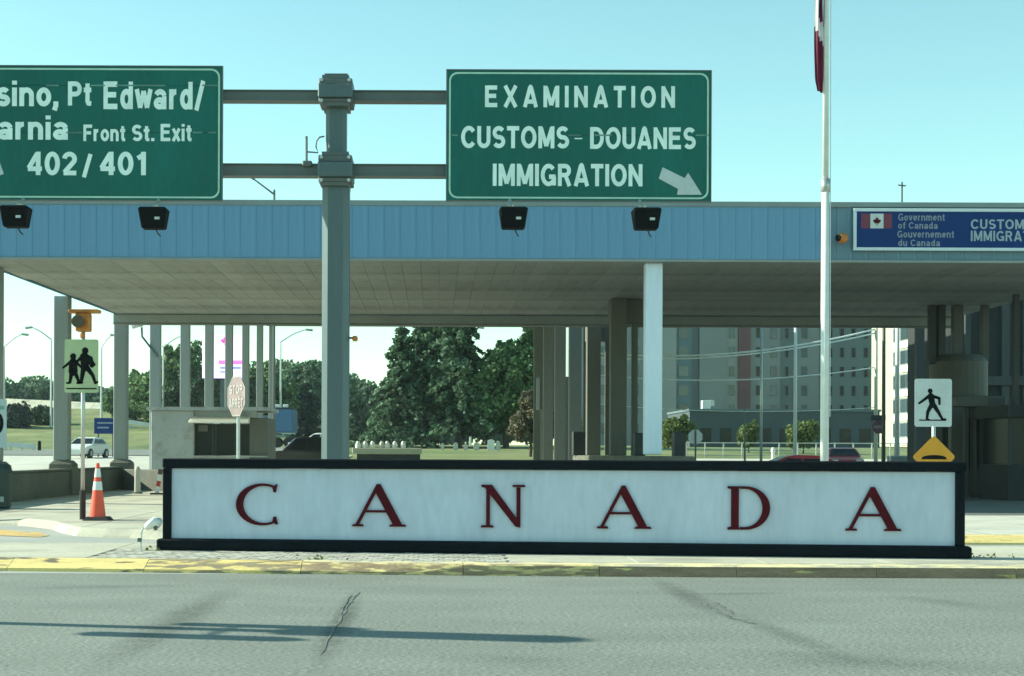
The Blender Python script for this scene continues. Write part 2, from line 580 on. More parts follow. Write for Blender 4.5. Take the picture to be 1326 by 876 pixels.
xs = [-2500, -1200, -600, -300, -160] + frange(-120, 120, 3) + [160, 300, 600, 1200, 2500]
ys = [-400, -100, -30, 0, 20, 40, 46] + frange(50, 240, 3) + [300, 400, 600, 1000, 2500]
sheet('ground', xs, ys, -.03, 'grass')
mb = MB().box(-80, 80, -40, 17.9, -.02, 0.0)
mb.build('road', 'asphalt', None, kind='structure')
mb = MB().box(-60, 60, 17.95, 46, -.02, -.004)
mb.build('lane', 'lane', None, kind='structure')
sheet('forecourt', frange(-45, 60, 3), frange(56, 112, 2), .03, 'concrete_pale', mask=lambda x, y: y < 78 or x < -6 or (x > 12 and y < 108))
sheet('far_road', frange(-120, -9, 3), frange(114, 148, 2), .04, 'asphalt')

# faint patches and cracks on the road
def strip(pts, wid, name, m, z=.004, jit=.3):
    mb = MB()
    p = []
    for (ax, ay), (bx, by) in zip(pts, pts[1:]):
        n = 8
        for k in range(n):
            t = k / n
            g = G(ax + (bx - ax) * t, ay + (by - ay) * t)
            p.append(g)
    p.append(G(*pts[-1]))
    for i, g in enumerate(p):
        e = min(1, i / 3, (len(p) - 1 - i) / 3) + .08
        wl = wid * (1 + rng.uniform(-jit, jit)) * e
        ox = (math.sin(i * 1.1) + .6 * math.sin(i * 2.7 + 1)) * wid * .35
        mb.v += [(g.x - wl / 2 + ox, g.y, z), (g.x + wl / 2 + ox, g.y, z)]
    for i in range(len(p) - 1):
        mb.face([2 * i, 2 * i + 1, 2 * i + 3, 2 * i + 2])
    mb.build(name, m, None, kind='structure')


strip([(466, 766), (452, 782), (442, 800), (430, 818), (414, 850)], .022, 'road_crack', 'tar', .004, .5)
strip([(456, 768), (446, 784), (440, 798)], .014, 'road_crack', 'tar', .007, .5)
strip([(906, 780), (925, 790), (948, 801), (980, 809)], .035, 'road_crack', 'tar', .004, .5)
strip([(925, 780), (936, 787), (950, 796)], .022, 'road_crack', 'tar', .007, .5)

am = M['asphalt'].node_tree
ab = am.nodes['Principled BSDF']
asrc = ab.inputs['Base Color'].links[0].from_socket
tcn = am.nodes.new('ShaderNodeTexCoord')
nz_ = am.nodes.new('ShaderNodeTexNoise')
nz_.inputs['Scale'].default_value = 5.0
nz_.inputs['Detail'].default_value = 5
am.links.new(tcn.outputs['Object'], nz_.inputs['Vector'])
for (ax, ay, bx, by, wd_, st_) in ((300, 762, 120, 870, .30, .42), (462, 766, 410, 870, .16, .50), (850, 750, 940, 800, .22, .40), (935, 790, 1130, 866, .20, .30), (1150, 770, 1290, 790, .35, .22),
                                   (560, 850, 760, 862, .45, .22), (880, 770, 1030, 768, .2, .25), (30, 762, 260, 758, .25, .2), (900, 840, 1280, 868, .5, .22)):
    ga, gb = G(ax, ay), G(bx, by)
    md = (ga + gb) / 2
    dd = gb - ga
    mp_ = am.nodes.new('ShaderNodeMapping')
    mp_.vector_type = 'TEXTURE'
    mp_.inputs['Location'].default_value = (md.x, md.y, 0)
    mp_.inputs['Rotation'].default_value = (0, 0, math.atan2(dd.y, dd.x))
    mp_.inputs['Scale'].default_value = (dd.length * .6, wd_, 4)
    gr_ = am.nodes.new('ShaderNodeTexGradient')
    gr_.gradient_type = 'SPHERICAL'
    am.links.new(tcn.outputs['Object'], mp_.inputs[0])
    am.links.new(mp_.outputs[0], gr_.inputs[0])
    mu1 = am.nodes.new('ShaderNodeMath')
    mu1.operation = 'MULTIPLY'
    am.links.new(gr_.outputs['Fac'], mu1.inputs[0])
    am.links.new(nz_.outputs[0], mu1.inputs[1])
    mr_ = am.nodes.new('ShaderNodeMapRange')
    mr_.inputs[1].default_value = .04
    mr_.inputs[2].default_value = .42
    mr_.inputs[3].default_value = 1.0
    mr_.inputs[4].default_value = 1.0 - st_
    am.links.new(mu1.outputs[0], mr_.inputs[0])
    sc_ = am.nodes.new('ShaderNodeVectorMath')
    sc_.operation = 'SCALE'
    am.links.new(asrc, sc_.inputs[0])
    am.links.new(mr_.outputs[0], sc_.inputs['Scale'])
    asrc = sc_.outputs[0]
am.links.new(asrc, ab.inputs['Base Color'])

# raised island with the front kerb
front = [(-60, 19.6), (-25, 18.9), (-12, 18.5), (-5.2, 18.25), (-2.5, 18.02), (0, 17.78), (3, 17.66), (6.9, 17.62), (14, 17.75), (60, 19.0)]


def fy(x):
    for (a, ya), (b, yb) in zip(front, front[1:]):
        if x <= b:
            return ya + (yb - ya) * (x - a) / (b - a)
    return front[-1][1]


KH = .13
isl = bpy.data.objects.new('island', None)
COL.objects.link(isl)
isl['kind'] = 'structure'
# left end of island is paved full width
mb = MB()
xs_ = frange(-60, 60, 1.0)
for x in xs_:
    yb = 21.7 if x < -4 else 21.9
    mb.v += [(x, fy(x) + .46, KH - .012), (x, yb, KH - .012), (x, yb, -.02), (x, fy(x) + .46, -.02)]
for i in range(len(xs_) - 1):
    a = 4 * i
    for k in range(4):
        j = (k + 1) % 4
        mb.face([a + k, a + 4 + k, a + 4 + j, a + j])
mb.build('island_slab', 'joint', isl)
# kerb stones: sloped and yellow to the left, upright and worn to the right, shade put into the brown face
kroot = bpy.data.objects.new('kerb', None)
COL.objects.link(kroot)
kroot['kind'] = 'structure'
x = -12.0
kx = [x]
while x < 16:
    x += rng.uniform(1.5, 1.9)
    kx.append(x)
for a, b in zip(kx, kx[1:]):
    g = .004
    def run_(xx):
        t = min(1, max(0, (.4 - xx) / 3.6))
        return .035 + .26 * t
    mb = MB()
    n = 4
    st = []
    for k in range(n + 1):
        xx = a + g + (b - a - 2 * g) * k / n
        y0 = fy(xx) - .0
        rr = run_(xx)
        ji = rng.uniform(-.006, .006)
        st.append([(xx, y0, -.02), (xx, y0 + .012 + ji, .035), (xx, y0 + rr + ji, KH - .014), (xx, y0 + rr + .045, KH), (xx, y0 + .445, KH), (xx, y0 + .445, -.02)])
    for s_ in st:
        mb.v += s_
    for k in range(n):
        for j in range(6):
            j2 = (j + 1) % 6
            mid_ = (a + b) / 2
            m_ = (0 if mid_ < -3.4 else (3 if mid_ < -1.2 else 4)) if (mid_ < 1.6 and j < (4 if mid_ < -1.2 else 3)) else (1 if j < 2 else 2)
            mb.face([k * 6 + j, (k + 1) * 6 + j, (k + 1) * 6 + j2, k * 6 + j2], m_)
    mb.face([0, 1, 2, 3, 4, 5], 2)
    mb.face([n * 6 + j for j in (5, 4, 3, 2, 1, 0)], 2)
    mb.build('kerb_stone', ['kerb_yellow', 'kerb_shade_brown', 'kerb_top', 'kerb_worn', 'kerb_bare'], kroot)
# brick pavers in front of the welcome sign (left half), concrete slabs elsewhere
pv = MB().box(0, 1, 0, 1, 0, 1)
pmesh = None
rowy = [.46 + i * .245 for i in range(8)]
cnt = 0
for j, ry in enumerate(rowy[:7]):
    for i in range(41):
        x0 = -4.2 + i * .123 + (.06 if j % 2 else 0)
        y0 = fy(x0) + ry
        if pmesh is None:
            o = MB().box(.004, .118, .004, .238, -.03, 0).build('paver', 'paver', isl)
            pmesh = o
        else:
            o = pmesh.copy()
            COL.objects.link(o)
        o.location = (x0, y0, KH + rng.uniform(-.0035, .0035))
        o.rotation_euler.z = rng.uniform(-.01, .01) - .08
        cnt += 1
for (xa, xb) in [(-12, -9.9), (-9.88, -7.9), (-7.88, -6.1), (-6.08, -4.215)] + [(.9 + i * 1.5, .9 + i * 1.5 + 1.485) for i in range(11)]:
    mb = MB()
    n = 3
    for k in range(n + 1):
        xx = xa + (xb - xa) * k / n
        for zz, yy in ((KH + .001, fy(xx) + .465), (KH + .001, 21.7), (-.01, 21.7), (-.01, fy(xx) + .465)):
            mb.v.append((xx, yy, zz))
    for k in range(n):
        for j in range(4):
            j2 = (j + 1) % 4
            mb.face([k * 4 + j, k * 4 + 4 + j, k * 4 + 4 + j2, k * 4 + j2])
    mb.face([0, 1, 2, 3])
    mb.face([n * 4 + j for j in (3, 2, 1, 0)])
    mb.build('slab', 'concrete', isl)
# plain area right behind the pavers
mb = MB()
mb.v += [(-4.23, fy(-4.2) + 2.21, KH - .002), (.88, fy(.88) + 2.21, KH - .002), (.88, 21.69, KH - .002), (-4.23, 21.69, KH - .002)]
mb.face([0, 1, 2, 3])
mb.build('slab', 'concrete', isl)

# pavement behind the lane, with its own curved kerb
k2 = [(-60, 31), (-20, 30.6), (-9.5, 30.2), (-7.9, 29.6), (-7.0, 28.2), (-6.45, 26.8), (-5.95, 25.8), (-4.9, 25.3), (-4.1, 24.6), (0, 24.1), (8.4, 24.35), (20, 24.9), (60, 26)]
plaza = bpy.data.objects.new('pavement', None)
COL.objects.link(plaza)
plaza['kind'] = 'structure'


def k2y(x):
    for (a, ya), (b, yb) in zip(k2, k2[1:]):
        if x <= b:
            return ya + (yb - ya) * (x - a) / (b - a)
    return k2[-1][1]


mb = MB()
xs_ = [-60, -40, -20, -15, -12] + frange(-10, 12, .5) + [20, 40, 60]
prof = [(0, -.02), (.02, .03), (.30, KH - .01), (.36, KH), (.55, KH)]
for x in xs_:
    y = k2y(x)
    for dy, z in prof:
        mb.v.append((x, y + dy, z))
npf = len(prof)
for i in range(len(xs_) - 1):
    yellow = xs_[i] >= 3
    for j in range(npf - 1):
        mb.face([i * npf + j, (i + 1) * npf + j, (i + 1) * npf + j + 1, i * npf + j + 1], 1 if yellow else 0)
mb.build('kerb_edge', ['concrete', 'kerb_yellow'], plaza)
# slabs of the pavement, jointed
sx = frange(-30, 30, 3.0)
for i in range(len(sx) - 1):
    for (ya, yb) in ((None, 33.0), (33.0, 39.5), (39.5, 47.5), (47.5, 56.5)):
        a, b = sx[i] + .012, sx[i + 1] - .012
        if ya is None:
            n = 6
            mb = MB()
            for k in range(n + 1):
                xx = a + (b - a) * k / n
                mb.v += [(xx, k2y(xx) + .551, KH - .001), (xx, yb - .012, KH - .001)]
            for k in range(n):
                mb.face([2 * k, 2 * k + 2, 2 * k + 3, 2 * k + 1])
        else:
            mb = MB().box(a, b, ya + .012, yb - .012, .02, KH + .001)
        mb.build('slab', 'concrete_pale' if (ya is None and i > 9) else ('floor_shade' if (ya or 0) > 30 and i > 8 else 'concrete'), plaza)  # dark slabs carry the shade under the canopy in their colour
MB().box(-60, 60, 31.5, 56.6, -.02, .1).build('slab_bed', 'joint', plaza)
# orange-yellow line on the lane at the left
mb = MB()
pl = [G(0, 686.5), G(52, 690), G(64, 694), G(52, 696), G(0, 694)]
mb.v = [(-12, pl[0].y, .003)] + [(p.x, p.y, .003) for p in pl] + [(-12, pl[4].y, .003)]
mb.face(list(range(len(mb.v)))[::-1])
mb.build('painted_line', 'yellow_line', None, kind='structure')
# shadow along the island's back edge, painted as thin dark strips
MB().box(6.4, 14, 21.92, 22.05, -.003, .006).build('edge_shadow', 'island_shadow', None, kind='structure')
MB().box(-6.6, -3.9, 21.72, 21.85, -.003, .006).build('edge_shadow', 'island_shadow', None, kind='structure')

# ------------------------------------------------------------------ front canopy
YF = 37.2
ZS = P(600, 338.5, YF).z
ZT = P(600, 260, YF).z
CXL, CXR = -11.25, 17.5
YB = 51.7
can = thing('canopy', 'long flat canopy with ribbed blue fascia and beige boarded soffit over the customs lanes', 'canopy', (-11, YF, 0))
SEAM = P(1063, 300, YF).x
pw = .385
x = CXL
first = None
firstr = None
while x < CXR:
    xe = min(x + pw, CXR)
    if x < SEAM < xe:
        xe = SEAM
    right = x >= SEAM - .01
    yo = YF + (.03 if right else 0)
    ref = firstr if right else first
    if ref is None or abs((xe - x) - pw) > .01:
        h0, h1 = ZS + .07, ZT - .13
        wd = xe - x - .004
        mb = MB()
        # shallow trapezoid rib along one edge
        pr = [(0, 0), (wd * .72, 0), (wd * .78, -.012), (wd * .95, -.012), (wd, 0), (wd, .05), (0, .05)]
        mb.frustum([(a, b, 0) for a, b in pr], [(a, b, h1 - h0) for a, b in pr])
        mb.v = [(a + x + .003, b + yo, c + h0) for a, b, c in mb.v]
        o = MB.build(mb, 'fascia_panel', 'fascia_right' if right else 'fascia', can)
        # re-origin to allow copies
        off = Vector((x - can.location.x, 0, 0))
        for v in o.data.vertices:
            v.co -= off
        o.location = off
        if abs((xe - x) - pw) < .01:
            if right:
                firstr = o
            else:
                first = o
    else:
        o = ref.copy()
        COL.objects.link(o)
        o.location = (x - can.location.x, 0, 0)
    x = xe
mb = MB().box(CXL - .02, CXR, YF - .035, YF + .25, ZT - .13, ZT - .002)
bevel(mb.build('fascia_cap', 'fascia_trim', can), .012)
mb = MB().box(CXL - .02, CXR, YF - .03, YF + .2, ZS - .002, ZS + .065)
bevel(mb.build('fascia_drip', 'fascia_trim_low', can), .012)
MB().box(CXL - .01, CXR, YF + .055, YF + .16, ZS + .066, ZT - .131).build('fascia_backing', 'soffit_joint', can)
# side fascia at the left end, running back
mb = MB()
xl0, xl1 = CXL, -10.75
n = 34
for k in range(n):
    t0, t1 = k / n, (k + 1) / n
    ya, yb = YF + .16 + (YB - YF) * t0 + .004, YF + .16 + (YB - YF) * t1 - .004
    xa = xl0 + (xl1 - xl0) * t0
    xb = xl0 + (xl1 - xl0) * t1
    MB().frustum([(xa, ya, ZS), (xa + .05, ya, ZS), (xb + .05, yb, ZS), (xb, yb, ZS)],
                 [(xa, ya, ZT), (xa + .05, ya, ZT), (xb + .05, yb, ZT), (xb, yb, ZT)]).build('side_panel', 'fascia', can)
# soffit boards
sw = .47
nrow = [YF + .21, 41.6, 46.4, YB - .02]
sx_ = CXL + .08
first = {}
while sx_ < CXR:
    for r_ in range(3):
        ya, yb = nrow[r_] + .006, nrow[r_ + 1] - .006
        xcut = xl0 + (xl1 - xl0) * ((yb - YF) / (YB - YF)) + .07
        if sx_ < xcut:
            xa = max(sx_, xcut)
            if sx_ + sw - xa < .05:
                continue
            MB().box(xa, sx_ + sw - .007, ya, yb, ZS + .012, ZS + .04).build('soffit_panel', 'soffit', can)
            continue
        if r_ not in first:
            o = MB().box(0, sw - .007, ya, yb, ZS + .012, ZS + .04).build('soffit_panel', 'soffit', can)
            for v in o.data.vertices:
                v.co.x += can.location.x
            first[r_] = o
        else:
            o = first[r_].copy()
            COL.objects.link(o)
        o.location = (sx_ - can.location.x, 0, rng.uniform(-.003, .003))
    sx_ += sw
mb = MB().frustum([(xl0 + .06, YF + .16, ZS + .045), (CXR, YF + .16, ZS + .045), (CXR, YB, ZS + .045), (xl1 + .06, YB, ZS + .045)],
                  [(xl0 + .06, YF + .16, ZT - .14), (CXR, YF + .16, ZT - .14), (CXR, YB, ZT - .14), (xl1 + .06, YB, ZT - .14)])
mb.build('roof_deck', ['roofing'], can)
zb = P(600, 420.5, YB).z
mb = MB().box(xl1 - .05, CXR, YB, YB + .5, zb, ZS + .01)
bevel(mb.build('back_beam', 'beam', can), .03)
MB().box(xl1 - .05, CXR, YB, YB + .5, ZS + .012, ZT - .15).build('back_fascia', 'fascia', can)
MB().box(xl1 - .05, CXR, YB - .02, YB + .52, zb - .025, zb - .003).build('beam_lip', 'roofing', can)
# soffit lamps
lamp0 = None
for X, Ys in ((-3.85, (38.9, 41.3, 44.4, 46.7, 49.0)), (5.45, (40.0, 41.9, 45.5)), (14.1, (37.9, 41.0, 43.7, 46.5)), (9.4, (41, 46, 49.5))):
    for y in Ys:
        if lamp0 is None:
            lamp0 = MB().lathe((0, 0, 0), [(.16, .03), (.16, -.02), (.11, -.05), (.05, -.06)], 12).build('soffit_lamp', 'reflective', can)
            o = lamp0
        else:
            o = lamp0.copy()
            COL.objects.link(o)
        o.location = (X - can.location.x, y - can.location.y, ZS)
# columns
ROW1, ROW2, SP, Y0 = -10.95, 5.48, 7.2, 38.9
PTOP = 1.17


def column_mb(X, Y, wx, z0, z1, wy=None):
    wy = wy or wx
    mb = MB()
    mb.box(X - wx / 2, X + wx / 2, Y - wy / 2, Y - wy / 2 + .03, z0, z1)       # front flange
    mb.box(X - wx / 2, X + wx / 2, Y + wy / 2 - .03, Y + wy / 2, z0, z1)
    mb.box(X - .04, X + .04, Y - wy / 2 + .03, Y + wy / 2 - .03, z0, z1)
    return mb


RX = (-11.14, -11.12, -10.83)
for k in range(3):
    Y = Y0 + SP * k
    mb = MB().box(RX[k] - .22, RX[k] + .22, Y - .22, Y + .22, PTOP, ZS + .01 if k < 2 else ZS)
    bevel(mb.build('column', 'column_grey', can), .02)
o = MB().box(5.30 - .205, 5.30 + .205, YF + .215, YF + .62, 1.40, ZS + .008).build('column', 'column_white', can)
o['label'] = 'white painted front column'
bevel(o, .02)
for k in (1, 2):
    Y = Y0 + SP * k
    mb = MB().box(ROW2 - .26, ROW2 + .22, Y - .2, Y + .2, 1.37, ZS + .008)
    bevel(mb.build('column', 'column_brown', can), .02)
    mb = MB().box(ROW2 - .26, ROW2 + .75, Y + .22, Y + .5, ZS - .72, ZS - .0)
    mb.build('bracket', 'column_brown', can)
    MB().box(ROW2 + .42, ROW2 + .6, Y + .25, Y + .4, 1.37, ZS - .725).build('column', 'column_brown', can)

# low wall with pedestals under the left columns
wall = thing('parapet_wall', 'low weathered concrete wall with square pedestals under the left row of canopy columns', 'wall', (ROW1, 45, 0))
ZW = .86
segs = [(28.0, Y0 - .36), (Y0 + .36, Y0 + SP - .36), (Y0 + SP + .36, Y0 + 2 * SP - .36)]
for a, b in segs:
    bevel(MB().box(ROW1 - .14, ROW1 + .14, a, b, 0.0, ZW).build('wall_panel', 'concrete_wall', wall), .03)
    bevel(MB().box(ROW1 - .19, ROW1 + .19, a + .003, b - .003, ZW + .002, ZW + .06).build('coping', 'concrete_wall', wall), .02)
for k in range(3):
    Y = Y0 + SP * k
    s_ = .355
    rx = RX[k] + .04
    mb = MB()
    mb.box(rx - s_, rx + s_, Y - s_, Y + s_, 0, 1.03)
    q = lambda d, z: [(rx - d, Y - d, z), (rx + d, Y - d, z), (rx + d, Y + d, z), (rx - d, Y + d, z)]
    mb.frustum(q(.37, 1.032), q(.24, PTOP - .002))
    bevel(mb.build('pedestal', 'concrete_wall', wall), .02)
a, b = Vector((ROW1 + .3, 53.0, 0)), Vector((-8.75, 50.8, 0))
d = (b - a).normalized()
nrm = Vector((-d.y, d.x, 0)) * .13
bevel(MB().frustum([a - nrm, b - nrm, b + nrm, a + nrm], [p + Vector((0, 0, .84)) for p in (a - nrm, b - nrm, b + nrm, a + nrm)]).build('wall_return', 'concrete_wall', wall), .03)

# barrier under the second row of columns
bar = thing('median_barrier', 'dark concrete barrier carrying the white front column and the brown columns behind', 'barrier', (ROW2, 42, 0))
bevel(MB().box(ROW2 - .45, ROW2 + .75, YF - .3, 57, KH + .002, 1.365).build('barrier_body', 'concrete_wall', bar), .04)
for k, (xa, xb, yt) in enumerate(((857, 886, 559), (797 + 25, 836, 561), (742, 760, 559))):
    Y = (40.2, 44.5, 55)[k]
    mb = MB()
    l, r_ = P(xa, 580, Y).x, P(xb, 580, Y).x
    zt = P(xa, yt, Y).z
    z0_ = 1.367 if k else KH + .003
    if k == 0:
        l = ROW2 + .76
        r_ = max(r_, l + .3)
    mb.box(l, r_, Y, Y + .5, z0_, zt)
    cb = thing('cabinet', ('dark metal cabinet right of the white front column', 'dark cabinet on the barrier left of the white front column',
                           'small dark cabinet on the barrier between the brown columns')[k], 'cabinet', ((l + r_) / 2, Y + .25, z0_), 'cabinets along the barrier')
    bevel(mb.build('cabinet_body', 'cabinet', cb), .02)
    MB().box(l + .04, r_ - .04, Y - .012, Y - .001, z0_ + .05, zt - .05).build('cabinet_door', 'cabinet', cb)

# ------------------------------------------------------------------ rear high canopy (tall columns behind)
RZ = 10.0
rear = thing('rear_canopy', 'taller canopy behind on two rows of slim grey columns', 'canopy', (ROW1, 60, 0))
bevel(MB().box(ROW1 - .45, 17.5, Y0 + 3 * SP - .8, Y0 + 9 * SP + 1, RZ, RZ + .45).build('roof_deck', 'roofing', rear), .03)
c0 = None
for k in range(3, 10):
    Y = Y0 + SP * k
    if c0 is None:
        o = c0 = MB().box(ROW1 - .2, ROW1 + .2, Y - .2, Y + .2, 0, RZ - .002).build('column', 'column_grey', rear)
        bevel(c0, .02)
    else:
        o = c0.copy()
        COL.objects.link(o)
    o.location = (0, SP * (k - 3), 0)
c0 = None
for k in range(3, 7):
    Y = Y0 + SP * k
    if c0 is None:
        o = c0 = MB().box(ROW2 - .24, ROW2 + .24, Y - .2, Y + .2, 0, RZ - .002).build('column', 'column_brown', rear)
        bevel(c0, .02)
    else:
        o = c0.copy()
        COL.objects.link(o)
    o.location = (0, SP * (k - 3), 0)
# lane signal cabinet hanging between the brown columns
sg = thing('lane_gate', 'brown lane gantry box on legs beside the reddish tree', 'gantry', P(718, 590, 78))
pxbox(MB(), 698, 738, 488, 530, 78, .8).build('gantry_box', 'column_brown', sg)
pxbox(MB(), 695, 699, 490, 531, 77.9, .3).build('edge_trim', 'column_grey', sg)
for xa, xb in ((701, 715), (724, 745)):
    l, r_ = P(xa, 560, 78.1).x, P(xb, 560, 78.1).x
    MB().box(l, r_, 78.1, 78.6, hgt(5, 78), P(xa, 530.3, 78.1).z).build('leg', 'column_brown', sg)
l, r_ = P(711, 440, 78.1).x, P(728, 440, 78.1).x
MB().box(l, r_, 78.1, 78.6, P(711, 487.6, 78.1).z, RZ - .004).build('hanger', 'column_brown', sg)
l, r_ = P(709, 440, 78).x, P(713, 440, 78).x

# ------------------------------------------------------------------ welcome sign
A = Vector((-3.55, 20.27, KH))
B = Vector((6.62, 19.18, KH))
LEN = (Vector((B.x, B.y, 0)) - Vector((A.x, A.y, 0))).length
ang = math.atan2(B.y - A.y, B.x - A.x)
T = Matrix.Translation(A) @ Matrix.Rotation(ang, 4, 'Z')      # local x along the sign, local y backwards
HS = P(733, 596, 19.73).z - KH
px2m = LEN / 1040.0
cs = thing('welcome_sign', 'long white sign in a black frame spelling CANADA in dark red letters behind the kerb', 'sign', A + (B - A) / 2)


def slocal(mb):
    return mb.xform(T)


fr = .0
tw = .125
lw = .105
bt = .15
bevel(slocal(MB().box(0, LEN - .03, -.10, .26, HS - tw, HS)).build('top_rail', 'dark_frame', cs), .015)
bevel(slocal(MB().box(0.004, lw, -.09, .25, bt, HS - tw - .002)).build('side_rail', 'dark_frame', cs), .01)
bevel(slocal(MB().box(LEN - .05 - lw, LEN - .05, -.09, .25, bt, HS - tw - .002)).build('side_rail', 'dark_frame', cs), .01)
bevel(slocal(MB().box(-.06, LEN + .02, -.16, .30, 0, bt - .002)).build('bottom_rail', 'dark_frame', cs), .02)
# three-part plaster face with rounded corners at the right
fx0, fx1, fz0, fz1 = lw + .002, LEN - .052 - lw, bt + .002, HS - tw - .004
cuts = [fx0, fx1]
for a_, b_ in zip(cuts, cuts[1:]):
    bevel(slocal(MB().box(a_ + .0015, b_ - .0015, -.03, .2, fz0, fz1)).build('face_panel', 'sign_white', cs), .003)
# hand drawn roman capitals. units: cap height 1, returned as list of polygons (x,z)


def arc(cx, cz, rx, rz, a0, a1, n):
    return [(cx + rx * math.cos(R(a0 + (a1 - a0) * i / n)), cz + rz * math.sin(R(a0 + (a1 - a0) * i / n))) for i in range(n + 1)]


def L_A():
    return [
        [(.10, .05), (.155, .05), (.545, .90), (.59, 1.0), (.535, 1.0)][:0] or [(.09, .04), (.165, .04), (.60, .93), (.57, 1.0), (.55, 1.0)],
        [(.57, 1.0), (.50, .86), (.905, .04), (1.10, .04), (.63, 1.0)],
        [(.02, 0), (.27, 0), (.25, .05), (.04, .05)],
        [(.82, 0), (1.19, 0), (1.16, .05), (.85, .05)],
        [(.26, .33), (.80, .33), (.775, .385), (.285, .385)]]


def L_N():
    return [
        [(.13, .05), (.215, .05), (.215, .90), (.13, .96)],
        [(.02, 1.0), (.02, .95), (.10, .93), (.80, .03), (.92, 0), (.92, .10), (.26, 1.0)],
        [(.92, .04), (.92, .94), (.83, .94), (.83, .18)],
        [(.74, 1.0), (.74, .95), (1.02, .95), (1.02, 1.0)],
        [(.0, .0), (.30, .0), (.28, .05), (.02, .05)]]


def L_D():
    outer = arc(.42, .5, .55, .5, -90, 90, 18)
    inner = arc(.40, .5, .40, .44, 90, -90, 18)
    return [
        [(.02, 0), (.30, 0), (.27, .06), (.27, .94), (.30, 1.0), (.02, 1.0), (.02, .95), (.10, .93), (.10, .07), (.02, .05)],
        [(.301, 0)] + outer + [(.301, 1.0), (.301, .94)] + inner + [(.301, .06)]]


def L_C():
    outer = arc(.56, .5, .55, .5, 62, 298, 22)
    inner = arc(.60, .5, .44, .44, 294, 66, 22)
    return [outer + inner, [(.80, .79), (.845, .79), (.88, .98), (.845, .98), (.78, .90)], [(.80, .21), (.78, .11), (.845, .03), (.89, .03), (.85, .21)]]


def letter(nm, polys, xpx, wpx, capz0, capz1):
    """xpx: left px of the letter on the sign, wpx: width px"""
    allx = [x for p in polys for x, z in p]
    x0, x1 = min(allx), max(allx)
    mb = MB()
    mbe = MB()
    for k, p in enumerate(polys):
        q = [((xpx - 213) * px2m + (x - x0) / (x1 - x0) * wpx * px2m, capz0 + z * (capz1 - capz0)) for x, z in p]
        # triangulated front via bmesh later; offset each stroke slightly so strokes never share a plane
        mb.prism(q, -.062 - .0007 * k, -.028)
    mb.xform(T)
    o = mb.build('letter', 'letter_red', cs)
    bm = bmesh.new()
    bm.from_mesh(o.data)
    bmesh.ops.recalc_face_normals(bm, faces=bm.faces)
    bmesh.ops.triangulate(bm, faces=[f for f in bm.faces if len(f.verts) > 4])
    bm.to_mesh(o.data)
    bm.free()
    o['label'] = 'dark red capital letter ' + nm
    return o


# position along the sign: convert photo px (perspective) to distance along it
def along(px):
    # intersect the view ray with the sign plane
    dx = (px - CX) / F
    # point (dx*Y, Y) on line A + t*d
    d = Vector((math.cos(ang), math.sin(ang)))
    # A.x + t d.x = dx*(A.y + t d.y)
    t = (dx * A.y - A.x) / (d.x - dx * d.y)
    return t


LZ0 = 39 / 1040 * LEN
CZ0 = (P(733, 684, 19.7).z - KH)
CZ1 = (P(733, 628.5, 19.7).z - KH)
for nm, fn, a_, b_ in (('C', L_C, 307, 361), ('A', L_A, 457, 527), ('N', L_N, 623, 680), ('A', L_A, 773, 844), ('D', L_D, 942, 997), ('A', L_A, 1094, 1167)):
    ta, tb = along(a_), along(b_)
    letter(nm, fn(), 213 + ta / px2m, (tb - ta) / px2m, CZ0, CZ1)

# ------------------------------------------------------------------ sign gantry
YG = 26.0
gl = P(417, 400, YG).x
gr = P(453, 400, YG).x
gc = (gl + gr) / 2
gan = thing('sign_gantry', 'grey steel highway sign gantry with one post and two crossbeams', 'gantry', (gc, YG, KH))
gw = (gr - gl) / 2 * .97


def gz(py):
    return P(435, py, YG).z


bevel(MB().box(gc - gw, gc + gw, YG - gw, YG + gw, KH, gz(222)).build('post', 'steel_pole', gan), .10)
bevel(MB().box(gc - gw * .76, gc + gw * .76, YG - gw * .76, YG + gw * .76, gz(221.8), gz(101)).build('post', 'steel_pole', gan), .065)
MB().box(gc - gw * .85, gc + gw * .85, YG - gw * .85, YG + gw * .85, gz(101) + .001, gz(99)).build('post_cap', 'steel', gan)
bevel(MB().box(gc - .45, gc + .45, YG - .45, YG + .45, KH, KH + .06).build('base_plate', 'steel', gan), .01)
for (a_, b_) in ((105, 141), (203, 243)):
    zt_, zb_ = gz(a_), gz(b_)
    hh = zt_ - zb_
    cw = P(457, 120, YG).x - P(435, 120, YG).x
    mb = MB()
    mb.box(gc - cw, gc + cw, YG - .42, YG + .40, zb_ + hh * .22, zt_ - hh * .30)
    bevel(mb.build('clamp', 'steel_pole', gan), .015)
    for zz0, zz1, ww in ((zt_ - hh * .30 + .001, zt_ - .04, .98), (zb_ + .04, zb_ + hh * .22 - .001, .98)):
        bevel(MB().box(gc - cw * ww, gc + cw * ww, YG - .36, YG + .34, zz0, zz1).build('clamp_plate', 'steel', gan), .015)
    MB().box(gc - cw * .78, gc + cw * .78, YG - .33, YG + .31, zt_ - .04 + .001, zt_ + .02).build('clamp_plate', 'steel', gan)
    MB().box(gc - cw * .78, gc + cw * .78, YG - .33, YG + .31, zb_ - .02, zb_ + .04 - .001).build('clamp_plate', 'steel', gan)
    for sx_ in (-1, 1):
        for zz in (zb_ + hh * .11, zt_ - hh * .16):
            MB().tube([(gc + sx_ * cw * .8, YG - .40, zz), (gc + sx_ * cw * .8, YG - .36, zz)], .03, 6).build('bolt', 'galv', gan)
